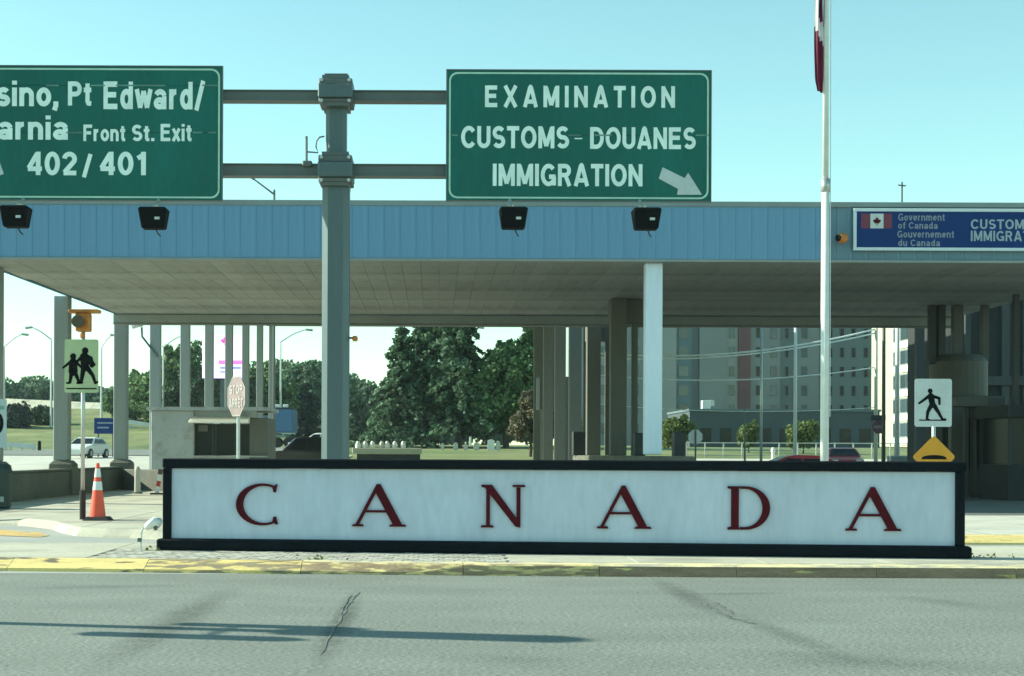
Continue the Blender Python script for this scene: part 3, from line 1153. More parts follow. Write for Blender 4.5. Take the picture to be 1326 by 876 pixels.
for (a_, b_) in ((119, 133), (214, 230)):
    za, zb_ = gz(a_), gz(b_)
    h = (za - zb_)
    x0_, x1_ = -13.0, P(760, 120, YG).x + 1.6
    mb = MB()
    # box beam with flanges
    mb.box(x0_, x1_, YG - .10, YG + .10, zb_ + .02, za - .02)
    mb.box(x0_, x1_, YG - .13, YG + .13, zb_, zb_ + .018)
    mb.box(x0_, x1_, YG - .13, YG + .13, za - .018, za)
    mb.build('crossbeam', 'steel', gan)
mb = MB()
z = gz(212)
MBt = MB().tube([P(397, 212, YG - .1), P(397, 177, YG - .1)], .022, 6)
MBt.tube([P(397, 197, YG - .1), P(412, 198, YG - .1), P(409, 190, YG - .1), P(410, 183, YG - .1), P(414, 178, YG - .1), P(420, 177, YG - .1)], .014, 5)
MBt.build('conduit', 'steel', gan)
bevel(pxbox(MB(), 391, 404, 208, 215, YG - .2, .12).build('junction_box', 'steel', gan), .02)
MB().tube([P(452, 438, YG - .1), P(457, 438, YG - .1)], .02, 6).build('bracket', 'steel', gan)
bevel(pxbox(MB(), 456, 463, 435, 442, YG - .15, .12).build('beacon', 'amber', gan), .02)

YS = YG - .30


def green_sign(nm, label, x0, x1, ytl, ybl, lines, arrow, seams, lampx):
    zt_ = P((max(x0, 0) + x1) / 2, ytl, YS).z
    zb_ = P((max(x0, 0) + x1) / 2, ybl, YS).z
    l, r_ = P(x0, 170, YS).x, P(x1, 170, YS).x
    t = thing(nm, label, 'road sign', ((l + r_) / 2, YS, zb_), 'green overhead road signs')
    # face in horizontal panels
    zs = [zb_] + sorted([P((max(x0, 0) + x1) / 2, s_, YS).z for s_ in seams]) + [zt_]
    for a_, b_ in zip(zs, zs[1:]):
        MB().box(l, r_, YS, YS + .05, a_ + (.003 if a_ > zb_ else 0), b_ - (.003 if b_ < zt_ else 0)).build('sign_panel', 'sign_green', t)
    MB().box(l + .02, r_ - .02, YS + .052, YS + .07, zb_ + .02, zt_ - .02).build('backing', 'galv', t)
    # edge and printed border
    mb = MB()
    e = .018
    for (a1, a2, b1, b2) in ((l - e, r_ + e, zt_ + .001, zt_ + e), (l - e, r_ + e, zb_ - e, zb_ - .001), (l - e, l - .001, zb_ - .001, zt_ + .001), (r_ + .001, r_ + e, zb_ - .001, zt_ + .001)):
        mb.box(a1, a2, YS - .012, YS + .06, b1, b2)
    mb.build('edge_trim', 'steel', t)
    ins, bw_ = .03, .028
    L, R_, Tt, Bb = l + ins, r_ - ins, zt_ - ins, zb_ + ins

    def rr(l0, r0, b0, t0_, rad):
        p = []
        for cx_, cz_, a0 in ((r0 - rad, t0_ - rad, 0), (l0 + rad, t0_ - rad, 90), (l0 + rad, b0 + rad, 180), (r0 - rad, b0 + rad, 270)):
            for k in range(6):
                a_ = R(a0 + 90 * k / 5)
                p.append((cx_ + rad * math.cos(a_), cz_ + rad * math.sin(a_)))
        return p
    po, pi = rr(L, R_, Bb, Tt, .14), rr(L + bw_, R_ - bw_, Bb + bw_, Tt - bw_, .12)
    mb = MB()
    n = len(po)
    for q in (po, pi):
        mb.v += [(x, YS - .004, z) for x, z in q]
    for q in (po, pi):
        mb.v += [(x, YS - .0005, z) for x, z in q]
    for k in range(n):
        j = (k + 1) % n
        mb.face([k, j, n + j, n + k])
        mb.face([k, 2 * n + k, 2 * n + j, j])
        mb.face([n + k, n + j, 3 * n + j, 3 * n + k])
    mb.build('border', 'sign_border', t)
    for s_, a1, a2, b1, b2, sp in lines:
        if isinstance(s_, str):
            pa, pb = P(a1, b2, YS), P(a2, b1, YS)
            text_part('lettering', s_, (pa.x, pa.z), (pb.x, pb.z), YS - .0012, 'sign_text', t, depth=.004, bold=.022, space=sp, label='lettering reading ' + s_)
    if arrow:
        poly = [P(a_, b_, YS) for a_, b_ in arrow]
        mb = MB()
        n = len(poly)
        mb.v = [(p.x, YS - .005, p.z) for p in poly] + [(p.x, YS - .0008, p.z) for p in poly]
        mb.face(list(range(n)))
        for k in range(n):
            j = (k + 1) % n
            mb.face([k, n + k, n + j, j])
        o = mb.build('arrow', 'ped_sign', t)
        bm = bmesh.new()
        bm.from_mesh(o.data)
        bmesh.ops.triangulate(bm, faces=[f for f in bm.faces if len(f.verts) > 4])
        bm.to_mesh(o.data)
        bm.free()
    # seam reflections painted as pale strips along the panel joints
    for s_, marks in seams.items():
        for a_, b_ in marks:
            pa, pb = P(a_, s_, YS), P(b_, s_, YS)
            MB().box(pa.x, pb.x, YS - .0075, YS - .0065, pa.z - .012, pa.z + .012).build('seam_reflection', 'sign_seam', t)
    # mounting brackets back to the beams
    for x_ in (l + (r_ - l) * .2, l + (r_ - l) * .5, l + (r_ - l) * .8):
        for py in (126, 222):
            MB().box(x_ - .05, x_ + .05, YS + .072, YG - .135, gz(py) - .05, gz(py) + .05).build('bracket', 'steel', t)
    return t


lines1 = [('Ca', -46, -6, 107, 138, 1.0), ('sino,', -4, 76, 105, 143, 1.0), ('Pt', 88, 121, 106, 137, 1.0), ('Edward/', 134, 266, 105, 143, 1.02),
          ('S', -32, -6, 153, 182, 1.0), ('arnia', -3, 88, 150, 181, 1.0), ('Front', 108, 164, 162, 183, 1.0), ('St.', 171, 200, 162, 183, 1.0), ('Exit', 208, 250, 161, 183, 1.0),
          ('402', 33, 102, 197, 227, 1.0), ('/', 106, 120, 197, 230, 1.0), ('401', 127, 189, 197, 227, 1.0)]
arrow1 = [(5, 225.5), (-1, 227.5), (-8, 213.5), (-38, 246), (-46, 238), (-16, 206), (-27, 200), (-3, 203)]
green_sign('green_road_sign', 'green overhead sign reading Pt Edward and 402 / 401, cut by the left edge', -92, 287, 86.5, 259, lines1, arrow1,
           {111: [(60, 76), (118, 136), (150, 214), (262, 283)], 172: [(86, 106), (250, 262), (270, 280)]}, ())
lines2 = [('EXAMINATION', 628, 874, 112, 139, 1.32), ('CUSTOMS', 597, 737, 164, 192, 1.0), ('-', 744, 754, 179, 183, 1.0), ('DOUANES', 764, 901, 165.5, 193, 1.0), ('IMMIGRATION', 638, 832, 213, 241, 1.0)]
arrow2 = [(858, 217), (853, 231.5), (878, 245), (876.6, 252.5), (909, 252.5), (891, 224), (886.6, 231)]
green_sign('green_road_sign', 'green overhead sign reading EXAMINATION CUSTOMS - DOUANES IMMIGRATION with an arrow', 579, 920, 92, 260, lines2, arrow2,
           {175.5: [(585, 593), (736, 752), (770, 792), (901, 917)]}, ())
# the floodlights under the signs
fl0 = None
labs = ['black floodlight under the 402 / 401 sign, leftmost of the four', 'black floodlight under the right end of the 402 / 401 sign',
        'black floodlight under the left part of the EXAMINATION sign', 'black floodlight under the arrow of the EXAMINATION sign']
for k, (fx, fyy) in enumerate(((21, 282), (199.5, 284), (664.5, 284), (836.5, 285))):
    YL = YS - .55
    c = P(fx, fyy, YL)
    if fl0 is None:
        fl = thing('floodlight', labs[k], 'floodlight', c, 'floodlights under the green signs')
        w_, h_ = P(fx + 18.5, 282, YL).x - c.x, .165
        o = MB().frustum([(c.x - w_ * .80, c.y - .12, c.z - h_), (c.x + w_ * .80, c.y - .12, c.z - h_), (c.x + w_ * .80, c.y + .12, c.z - h_), (c.x - w_ * .80, c.y + .12, c.z - h_)],
                         [(c.x - w_, c.y - .20, c.z + h_), (c.x + w_, c.y - .20, c.z + h_), (c.x + w_, c.y + .16, c.z + h_), (c.x - w_, c.y + .16, c.z + h_)]).build('lamp_housing', 'black', fl)
        bevel(o, .02)
        o2 = MB().box(c.x - w_ * .86, c.x + w_ * .86, c.y - .17, c.y + .13, c.z + h_ + .001, c.z + h_ + .012).build('lamp_glass', 'glass_dark', fl)
        MB().box(c.x - w_ * .9, c.x + w_ * .9, c.y - .215, c.y - .196, c.z + h_ - .05, c.z + h_ - .01).build('housing_rim', 'black', fl)
        MB().box(c.x + .04, c.x + .12, c.y - .19, c.y - .165, c.z - .03, c.z + .01).build('latch', 'galv', fl)
        MB().tube([(c.x, c.y + .05, c.z), (c.x, c.y + .18, c.z + .10), (c.x, c.y + .18, c.z + .26)], .018, 6).build('yoke', 'galv', fl)
        MB().tube([(c.x - .03, c.y + .19, c.z + .24), (c.x - .03, c.y + .42, c.z + .30), (c.x - .03, c.y + .60, c.z + .42)], .035, 6).build('arm', 'galv', fl)
        MB().tube([(c.x + .03, c.y, c.z - h_), (c.x + .06, c.y + .03, c.z - h_ - .07), (c.x + .09, c.y + .08, c.z - h_ - .10)], .012, 5).build('cable', 'black_rubber', fl)
        fl0 = fl
    else:
        fl = copy_tree(fl0)
        fl.location = c
        fl['label'] = labs[k]

# ------------------------------------------------------------------ blue fascia sign
YQ = YF - .09
l, zt_, zb_ = P(1105, 300, YQ).x, P(1215, 270.5, YQ).z, P(1215, 325, YQ).z
r_ = P(1440, 300, YQ).x
bs = thing('customs_sign', 'dark blue Government of Canada customs sign in a white frame on the canopy fascia', 'sign', ((l + r_) / 2, YQ, zb_))
e = .075
MB().box(l + e, r_ - e, YQ, YQ + .05, zb_ + e, zt_ - e).build('sign_panel', 'blue_sign', bs)
for q in ((l, r_, zt_ - e + .001, zt_), (l, r_, zb_, zb_ + e - .001), (l, l + e - .001, zb_ + e, zt_ - e), (r_ - e + .001, r_, zb_ + e, zt_ - e)):
    bevel(MB().box(q[0], q[1], YQ - .03, YQ + .055, q[2], q[3]).build('frame', 'blue_sign_edge', bs), .008)
for s_, a1, a2, b1, b2, mm in (('Government', 1163, 1224, 277, 286, 'blue_text'), ('of Canada', 1163, 1214, 288, 296.5, 'blue_text'), ('Gouvernement', 1162, 1236, 299, 308, 'blue_text'),
                               ('du Canada', 1163, 1217, 310.5, 319, 'blue_text'), ('CUSTOMS', 1257, 1337, 284.5, 297, 'blue_text2'), ('IMMIGRATION', 1257, 1360, 299.5, 312.5, 'blue_text2')):
    pa, pb = P(a1, b2, YQ), P(a2, b1, YQ)
    text_part('lettering', s_, (pa.x, pa.z), (pb.x, pb.z), YQ - .002, mm, bs, depth=.006, bold=.012, label='lettering reading ' + s_)
pa, pb = P(1115, 296, YQ), P(1127, 277, YQ)
MB().box(pa.x, pb.x - .003, YQ - .006, YQ - .001, pa.z, pb.z).build('flag_bar', 'flag_red_dim', bs)
pa, pb = P(1144, 296, YQ), P(1155, 277, YQ)
MB().box(pa.x + .003, pb.x, YQ - .006, YQ - .001, pa.z, pb.z).build('flag_bar', 'flag_red_dim', bs)
pa, pb = P(1127, 296, YQ), P(1144, 277, YQ)
MB().box(pa.x, pb.x, YQ - .006, YQ - .001, pa.z, pb.z).build('flag_field', 'ped_sign', bs)
half = [(0, 1.0), (.12, .72), (.25, .80), (.20, .42), (.38, .60), (.43, .50), (.62, .53), (.56, .34), (.66, .28), (.36, .02), (.40, -.12), (.05, -.06), (.06, -.42), (0, -.42)]


def leaf_mb(c, s, y, d=.004):
    full = [(c[0] + a_ * s, c[1] + b_ * s) for a_, b_ in half] + [(c[0] - a_ * s, c[1] + b_ * s) for a_, b_ in half[-2:0:-1]]
    return MB().prism(full, y - d, y)


def tri(o):
    bm = bmesh.new()
    bm.from_mesh(o.data)
    bmesh.ops.recalc_face_normals(bm, faces=bm.faces)
    bmesh.ops.triangulate(bm, faces=[f for f in bm.faces if len(f.verts) > 4])
    bm.to_mesh(o.data)
    bm.free()
    return o


c = P(1135.5, 289, YQ)
tri(leaf_mb((c.x, c.z), .15, YQ - .0065).build('maple_leaf', 'letter_red', bs))
# small round flood lamp left of it
c = P(1091, 309, YF - .25)
fs = thing('fascia_lamp', 'small rusty brown flood lamp on the canopy fascia beside the blue sign', 'lamp', c)
MB().tube([c + Vector((-.12, -.08, .0)), c + Vector((-.02, .0, 0)), c + Vector((.1, .02, .02))], [.09, .13, .10], 10).build('lamp_head', 'amber', fs)
MB().tube([c + Vector((-.145, -.095, .0)), c + Vector((-.12, -.08, .0))], [.08, .085], 10).build('lens', 'black', fs)
MB().box(c.x - .0, c.x + .14, c.y + .04, YF + .02, c.z - .06, c.z + .06).build('bracket', 'amber', fs)
# aerial on the roof
c = P(1168, 262, 44)
ae = thing('roof_aerial', 'thin aerial standing on the canopy roof above the blue sign', 'aerial', (c.x, 44, ZT - .14))
MB().tube([(c.x, 44, ZT - .14), (c.x, 44, P(1168, 236, 44).z)], .025, 6).build('mast', 'steel', ae)
MB().tube([P(1163, 240, 44), P(1173, 241, 44)], .02, 6).build('crossbar', 'steel', ae)

# ------------------------------------------------------------------ flagpole and flag
YP = 24.0
fx = P(1067.5, 594, YP).x
fp = thing('flagpole', 'tall white metal flagpole behind the welcome sign', 'flagpole', (fx, YP, KH))
zj = P(1068, 236, YP).z
MB().tube([(fx, YP, KH), (fx, YP, zj)], [.066, .060], 14).build('lower_pole', 'white_paint', fp, smooth=True)
MB().tube([(fx, YP, zj + .001), (fx, YP, 12.5)], [.047, .034], 14).build('upper_pole', 'white_paint', fp, smooth=True)
MB().tube([(fx, YP, zj - .16), (fx, YP, zj + .05)], .068, 14).build('collar', 'galv', fp, smooth=True)
MB().tube([(fx + .078, YP - .02, 2.0), (fx + .062, YP - .02, 12.3)], .008, 5).build('halyard', 'white_paint', fp)
MB().lathe((fx, YP, 12.5), [(.03, 0), (.07, .04), (.08, .1), (.05, .16), (.01, .19)], 12).build('finial', 'galv', fp)
# limp flag: pleated cloth hanging on the left of the pole
mb = MB()
nz, nx = 46, 15
ztop, zbot = 10.4, P(1058, 122, YP).z
for j in range(nz + 1):
    t = j / nz
    z = ztop + (zbot - ztop) * t
    wdt = (.10 + .025 * math.sin(t * 9 + 1) + .035 * t) * (1 if t < .95 else 1 - (t - .95) * 5)
    amp = .05 + .03 * math.sin(t * 5)
    for i in range(nx + 1):
        s_ = i / nx
        xx = fx - .055 - wdt * s_ - .02 * math.sin(t * 6)
        yy = YP - .02 + amp * math.sin(s_ * 13 + t * 3)
        mb.v.append((xx, yy, z + .10 * s_ * (1 if t > .5 else 0) * (t - .5)))
for j in range(nz):
    for i in range(nx):
        t, s_ = (j + .5) / nz, (i + .5) / nx
        # diagonal colour bands as in a hanging flag
        u = t + .10 * s_
        red = u > .79 or (.52 < u < .70 and s_ < .55) or (.40 < u < .60 and s_ > .75) or u < .36
        a_ = j * (nx + 1) + i
        mb.face([a_, a_ + 1, a_ + nx + 2, a_ + nx + 1], 0 if red else 1)
tagt(mb.build('flag', ['flag_red', 'flag_white'], None, smooth=True), 'limp red and white flag hanging from the flagpole', 'flag')

# ------------------------------------------------------------------ road-side signs
def capsule(mb, a_, b_, ra, rb, y, d):
    a_, b_ = Vector(a_), Vector(b_)
    dd = (b_ - a_)
    ln = dd.length or 1
    u = dd / ln
    an = math.atan2(u.y, u.x)
    pts = []
    for k in range(7):
        t = an + math.pi / 2 + math.pi * k / 6
        pts.append((a_.x + ra * math.cos(t), a_.y + ra * math.sin(t)))
    for k in range(7):
        t = an - math.pi / 2 + math.pi * k / 6
        pts.append((b_.x + rb * math.cos(t), b_.y + rb * math.sin(t)))
    mb.prism(pts, y - d, y)


def fig(name, segs, x0, z0, s, y, parent, label=None):
    mb = MB()
    for k, (a_, b_, ra, rb) in enumerate(segs):
        capsule(mb, (x0 + a_[0] * s, z0 + a_[1] * s), (x0 + b_[0] * s, z0 + b_[1] * s), ra * s, rb * s, y, .003 + .0003 * k)
    o = mb.build(name, 'black', parent)
    if label:
        o['label'] = label
    return o


def plate_mb(cx, cz, w_, h_, y, th=.004, rad=.04):
    p = []
    for sx_, sz_, a0 in ((1, 1, 0), (-1, 1, 90), (-1, -1, 180), (1, -1, 270)):
        for k in range(4):
            a_ = R(a0 + 30 * k)
            p.append((cx + sx_ * (w_ / 2 - rad) + rad * math.cos(a_), cz + sz_ * (h_ / 2 - rad) + rad * math.sin(a_)))
    return MB().prism(p, y, y + th)


# school crossing sign with amber beacon
Yb = G(108, 673, KH).y
px_ = P(107, 673, Yb).x
ss = thing('school_crossing_sign', 'pale green school crossing sign on a pole with an amber flasher on top', 'sign', (px_, Yb, KH))
MB().tube([(px_, Yb, KH + .001), (px_, Yb, KH + .55)], .058, 10).build('pole_sleeve', 'black_rubber', ss)
MB().tube([(px_, Yb, KH + .55), (px_, Yb, P(107, 430, Yb).z)], .038, 10).build('pole', 'galv', ss, smooth=True)
c = P(106.5, 474.5, Yb)
w_, h_ = P(128.5, 470, Yb).x - P(84.5, 470, Yb).x, P(106, 441, Yb).z - P(106, 510, Yb).z
plate_mb(c.x, c.z, w_, h_, Yb - .06).build('sign_plate', 'school_sign', ss)
adult = [((0, .86), (0, .87), .085, .085), ((-.02, .70), (.0, .42), .12, .10), ((-.08, .72), (-.26, .52), .04, .03), ((.08, .70), (.24, .50), .055, .035), ((-.04, .42), (-.10, .04), .07, .04),
         ((.05, .42), (.20, .22), .07, .045), ((.20, .22), (.27, .02), .045, .035), ((-.12, .03), (-.20, .02), .035, .03), ((.27, .02), (.33, .05), .03, .025), ((.13, .66), (.18, .48), .07, .06)]
child = [((0, .88), (0, .89), .10, .10), ((0, .70), (.0, .40), .13, .15), ((-.10, .70), (-.32, .52), .045, .035), ((.10, .70), (.28, .52), .045, .035), ((-.05, .38), (-.10, .04), .07, .045),
         ((.06, .38), (.20, .04), .07, .045), ((-.12, .03), (-.2, .02), .04, .03), ((.22, .03), (.30, .03), .04, .03)]
s_ = P(0, 447, Yb).z - P(0, 498, Yb).z
fig('school_figure', adult, P(113, 0, Yb).x, P(0, 497, Yb).z + .0, s_ * .97, Yb - .062, ss)
fig('school_figure', child, P(97.5, 0, Yb).x, P(0, 497, Yb).z, s_ * .78, Yb - .062, ss)
pa = P(87, 504.5, Yb)
pb = P(126, 503, Yb)
MB().box(pa.x, pb.x, Yb - .066, Yb - .062, pa.z, pb.z).build('printed_line', 'black', ss)
MB().tube([P(107, 432, Yb), P(107, 438, Yb)], .05, 8).build('collar', 'amber', ss)
bevel(pxbox(MB(), 97, 115, 405, 429, Yb - .1, .28).build('beacon_housing', 'amber', ss), .02)
c = P(102.5, 417, Yb - .12)
MB().tube([(c.x, c.y - .12, c.z), (c.x, c.y + .02, c.z)], [.12, .105], 14).build('beacon_visor', 'lens_dark', ss)
bevel(pxbox(MB(), 88, 127, 400.5, 404.8, Yb - .14, .30).build('beacon_roof', 'amber', ss), .01)

# pedestrian crossing sign + speed hump diamond on one post
Yc = 27.0
px_ = P(1209, 560, Yc).x
ps = thing('pedestrian_sign', 'white square pedestrian crossing sign with walking figure above a yellow hump sign', 'sign', (px_, Yc, KH))
MB().tube([(px_, Yc, KH + .001), (px_, Yc, P(1209, 496, Yc).z)], .032, 10).build('post', 'galv', ps, smooth=True)
c = P(1207.3, 522, Yc)
w_, h_ = P(1231.5, 470, Yc).x - P(1183.5, 470, Yc).x, P(106, 491, Yc).z - P(106, 553, Yc).z
plate_mb(c.x, c.z, w_, h_, Yc - .05).build('sign_plate', 'ped_sign', ps)
walk = [((-.02, .90), (-.02, .905), .075, .075), ((0, .74), (.06, .46), .10, .085), ((-.06, .74), (-.22, .62), .05, .04), ((-.22, .62), (-.36, .52), .04, .032), ((.05, .74), (.26, .68), .05, .04),
        ((.26, .68), (.27, .50), .04, .035), ((.02, .46), (-.09, .26), .07, .05), ((-.09, .26), (-.12, .03), .05, .035), ((.10, .46), (.24, .24), .07, .05), ((.24, .24), (.36, .03), .05, .035),
        ((-.12, .02), (-.05, .02), .03, .025), ((.36, .03), (.46, .03), .03, .025)]
fig('walking_figure', walk, P(1206, 0, Yc).x, P(0, 542.5, Yc).z + .035, (P(0, 501, Yc).z - P(0, 542, Yc).z) * 1.02, Yc - .052, ps)
pa, pb = P(1189, 545.2, Yc), P(1224, 543.8, Yc)
MB().box(pa.x, pb.x, Yc - .055, Yc - .0515, pa.z, pb.z).build('printed_line', 'black', ps)
c = P(1210.5, 592, Yc - .1)
hd = P(1238, 592, Yc - .1).x - c.x
pts = []
for k, (sx_, sz_) in enumerate(((1, 0), (0, 1), (-1, 0), (0, -1))):
    base = R(90 * k)
    for t in (-35, -12, 12, 35):
        rr_ = .05
        cc = (hd - rr_ * 1.2)
        pts.append((c.x + sx_ * cc + rr_ * math.cos(base + R(t)), c.z + sz_ * cc + rr_ * math.sin(base + R(t))))
MB().prism(pts, Yc - .06, Yc - .055).build('hump_plate', 'hump_yellow', ps)
hz = P(0, 590.5, Yc).z
hp = [(c.x - .22, hz)] + [(c.x + .22 * math.cos(R(180 - t)), hz + .075 * max(0, math.sin(R(t))) ** .7) for t in range(15, 180, 15)] + [(c.x + .22, hz)]
tri(MB().prism(hp, Yc - .064, Yc - .0605).build('hump_symbol', 'black', ps))

# partly visible speed sign at the left edge
Yd = 30.0
r_ = P(9.5, 550, Yd).x
w_ = .60
cxs = r_ - w_ / 2
ms = thing('speed_limit_sign', 'grey-white speed limit sign cut by the left edge of the photo', 'sign', (cxs, Yd, KH))
MB().tube([(cxs, Yd, KH + .001), (cxs, Yd, P(0, 520, Yd).z)], .032, 8).build('post', 'galv', ms)
zt_, zb_ = P(0, 517, Yd).z, P(0, 580, Yd).z
plate_mb(cxs, (zt_ + zb_) / 2, w_, zt_ - zb_, Yd - .05, rad=.03).build('sign_plate', 'speed_sign', ms)
pa, pb = P(-5.5, 562, Yd), P(5.5, 535, Yd)
text_part('digit', '0', (pa.x - .06, pa.z), (pb.x, pb.z), Yd - .0512, 'black', ms, depth=.003, bold=.03)
pa, pb = P(-22, 530.5, Yd), P(6.5, 526, Yd)
MB().box(pa.x, pb.x, Yd - .054, Yd - .0515, pa.z, pb.z).build('printed_line', 'sign_seam', ms)

# turned STOP / ARRET sign
Ye = 27.0
c = P(306, 513.5, Ye)
rs = (P(0, 486, Ye).z - P(0, 541, Ye).z) / 2
st_ = thing('stop_sign', 'faded STOP ARRÊT octagon turned sideways in front of the booth window', 'stop sign', (c.x, Ye, KH))
rot = Matrix.Translation(c) @ Matrix.Rotation(R(-57), 4, 'Z')
MB().tube([(c.x + .03, Ye + .06, KH), (c.x + .03, Ye + .06, c.z + .2)], .032, 8).build('post', 'galv', st_)
oc = [(rs * 1.02 * math.cos(R(22.5 + 45 * k)), rs * 1.02 * math.sin(R(22.5 + 45 * k))) for k in range(8)]
MB().prism(oc, 0, .005).xform(rot).build('octagon', 'stop_faded', st_)
mb = MB()
n = 8
for q, yy in (([(x * .99, z * .99) for x, z in oc], -.003), ([(x * .94, z * .94) for x, z in oc], -.003)):
    mb.v += [(x, yy, z) for x, z in q]
for k in range(8):
    j = (k + 1) % 8
    mb.face([k, j, 8 + j, 8 + k])
mb.xform(rot).build('rim', 'stop_text', st_)
text_part('lettering', 'STOP', (-.26, .04), (.26, .20), -.001, 'stop_text', st_, bold=.03, frame=rot, label='lettering reading STOP')
text_part('lettering', 'ARRÊT', (-.27, -.20), (.27, .0), -.001, 'stop_text', st_, bold=.03, frame=rot, label='lettering reading ARRÊT')

# traffic cone
cc = G(127, 674, KH)
tc_ = thing('traffic_cone', 'tall orange traffic cone with two white bands at the foot of the school sign', 'traffic cone', cc)
ch = P(124, 600, cc.y).z - KH
b_ = .24
q = lambda d, z: [(cc.x - d, cc.y - d, z), (cc.x + d, cc.y - d, z), (cc.x + d, cc.y + d, z), (cc.x - d, cc.y + d, z)]
MB().frustum(q(.245, KH + .002), q(.19, KH + .07)).build('base', 'black_rubber', tc_)


def conepart(nm, t0_, t1_, m_, r0=.155, r1=.03, ex=0):
    f = lambda t: r0 + (r1 - r0) * t + ex
    o = MB().lathe((cc.x - .01, cc.y, KH + .06), [(f(t0_), t0_ * (ch - .06)), (f(t1_), t1_ * (ch - .06))], 18).build(nm, m_, tc_, smooth=False)
    return o


conepart('cone_body', .01, .50, 'cone_orange')
conepart('reflective_band', .501, .66, 'reflective', ex=.003)
conepart('cone_body', .661, .74, 'cone_orange')
conepart('reflective_band', .741, .90, 'reflective', ex=.003)
conepart('cone_body', .901, 1.0, 'cone_orange')
# bin at the left edge
c = G(-6, 659, KH)
bn = thing('waste_bin', 'dark green domed waste bin cut by the left edge', 'bin', c)
MB().lathe((c.x, c.y, KH + .002), [(.30, 0), (.34, .05), (.36, .75), (.37, .80)], 18).build('bin_body', 'bin_green', bn, smooth=False)
MB().lathe((c.x, c.y, KH + .804), [(.38, 0), (.36, .08), (.28, .20), (.12, .27)], 18).build('bin_lid', 'bin_green', bn, smooth=False)
MB().box(c.x + .20, c.x + .27, c.y - .345, c.y - .30, KH + .16, KH + .28).build('bin_label', 'galv', bn)
# spot light on a stem beside the welcome sign
c = G(183, 713, KH)
sp = thing('garden_spotlight', 'small silver spotlight on a bent stem left of the welcome sign', 'spotlight', c)
Yl = c.y
MB().tube([P(183, 713, Yl), P(182, 705, Yl), P(183, 695, Yl), P(183, 689, Yl), P(185, 684, Yl), P(190, 682, Yl)], .013, 6).build('stem', 'galv', sp)
bevel(pxbox(MB(), 177.5, 183, 697, 702, Yl - .03, .05).build('junction_box', 'steel', sp), .006)
a_, b_ = P(188, 684, Yl), P(201.5, 675, Yl)
d = (b_ - a_)
MB().tube([a_, a_ + d * .35, a_ + d * .9, b_ + Vector((.03, .05, -.03))], [.03, .055, .065, .07], 12).build('lamp_head', 'white_paint', sp, smooth=True)
MB().tube([P(200, 678, Yl), P(202, 687, Yl)], [.05, .02], 8).build('lamp_visor', 'steel', sp)
# white bollard and leaning board by the wall return
c = Vector((P(178, 640, 48).x, 48, KH))
MBb = thing('bollard', 'pale concrete bollard in front of the low wall', 'bollard', c)
MB().lathe(tuple(c), [(.10, 0), (.09, .75), (.05, .84)], 12).build('post', 'concrete_pale', MBb)
MB().lathe(tuple(c), [(.16, .001), (.15, .05)], 12).build('foot', 'concrete_wall', MBb)
c = Vector((P(203, 640, 47).x, 47, KH))
lb = thing('delineator', 'leaning white and red delineator board beside the left end of the welcome sign', 'delineator', c)
rot2 = Matrix.Translation(c) @ Matrix.Rotation(R(9), 4, 'Y')
MB().box(-.06, .06, -.02, .02, .05, .62).xform(rot2).build('board', 'white_paint', lb)
MB().box(-.061, .061, -.021, .021, .25, .42).xform(rot2).build('red_band', 'car_red', lb)
MB().box(-.07, .07, -.03, .03, .622, .78).xform(rot2).build('board_top', 'stop_dark', lb)
MB().box(c.x - .18, c.x + .18, c.y - .15, c.y + .15, KH + .001, KH + .05).build('foot', 'black_rubber', lb)

# ------------------------------------------------------------------ inspection booth, left
Yk = 55.5
l, r_ = P(195, 560, Yk).x, P(346, 560, Yk).x
zt_ = P(260, 532, Yk).z
bo = thing('booth', 'pale concrete customs booth with a wide dark window under a white canopy strip', 'booth', ((l + r_) / 2, Yk, KH))
xw0, xw1 = P(251, 560, Yk).x, P(322, 560, Yk).x
zw0, zw1 = P(260, 590, Yk).z, P(260, 549, Yk).z
b0 = .1
bevel(MB().box(l, xw0 - .01, Yk, Yk + 3, b0, zt_).build('wall', 'concrete_booth', bo), .03)
bevel(MB().box(xw1 + .01, r_, Yk + .15, Yk + 3, b0, zt_ - .25).build('wall', 'column_brown', bo), .03)
MB().box(xw0 - .009, xw1 + .009, Yk + .1, Yk + 3, b0, zw0 - .01).build('sill_wall', 'concrete_booth', bo)
MB().box(l - .12, r_ + .1, Yk - .12, Yk + 3.1, zt_ + .001, zt_ + .13).build('roof', 'concrete_booth', bo)
MB().box(xw0 - .009, r_ - .4, Yk + .15, Yk + .5, P(260, 541, Yk).z, zt_ - .003).build('lintel', 'concrete_booth', bo)
za0, za1 = P(260, 548, Yk).z, P(260, 541.5, Yk).z
MB().frustum([(xw0 - .09, Yk - .75, za0), (xw1 + .03, Yk - .75, za0), (xw1 + .03, Yk + .13, za0), (xw0 - .09, Yk + .13, za0)],
             [(xw0 - .09, Yk - .73, za0 + .03), (xw1 + .03, Yk - .73, za0 + .03), (xw1 + .03, Yk + .13, za1 + .06), (xw0 - .09, Yk + .13, za1 + .06)]).build('awning', 'awning_cloth', bo)
wn = MB().box(xw0, xw1, Yk + .30, Yk + .33, zw0, zw1).build('window', 'glass_dark', bo)
for xx in (xw0 + (xw1 - xw0) * .33, xw0 + (xw1 - xw0) * .38, xw1 - .5):
    MB().box(xx - .04, xx + .04, Yk + .25, Yk + .299, zw0 + .001, zw1 - .001).build('mullion', 'cabinet', wn)
pxbox(MB(), 257, 269, 551, 559, Yk + .2, .03).build('notice', 'column_brown', wn)
MB().box(xw0 - .05, r_ + .02, Yk - .02, Yk + .14, zw0 - .06, zw0 - .011).build('sill', 'concrete_booth', bo)
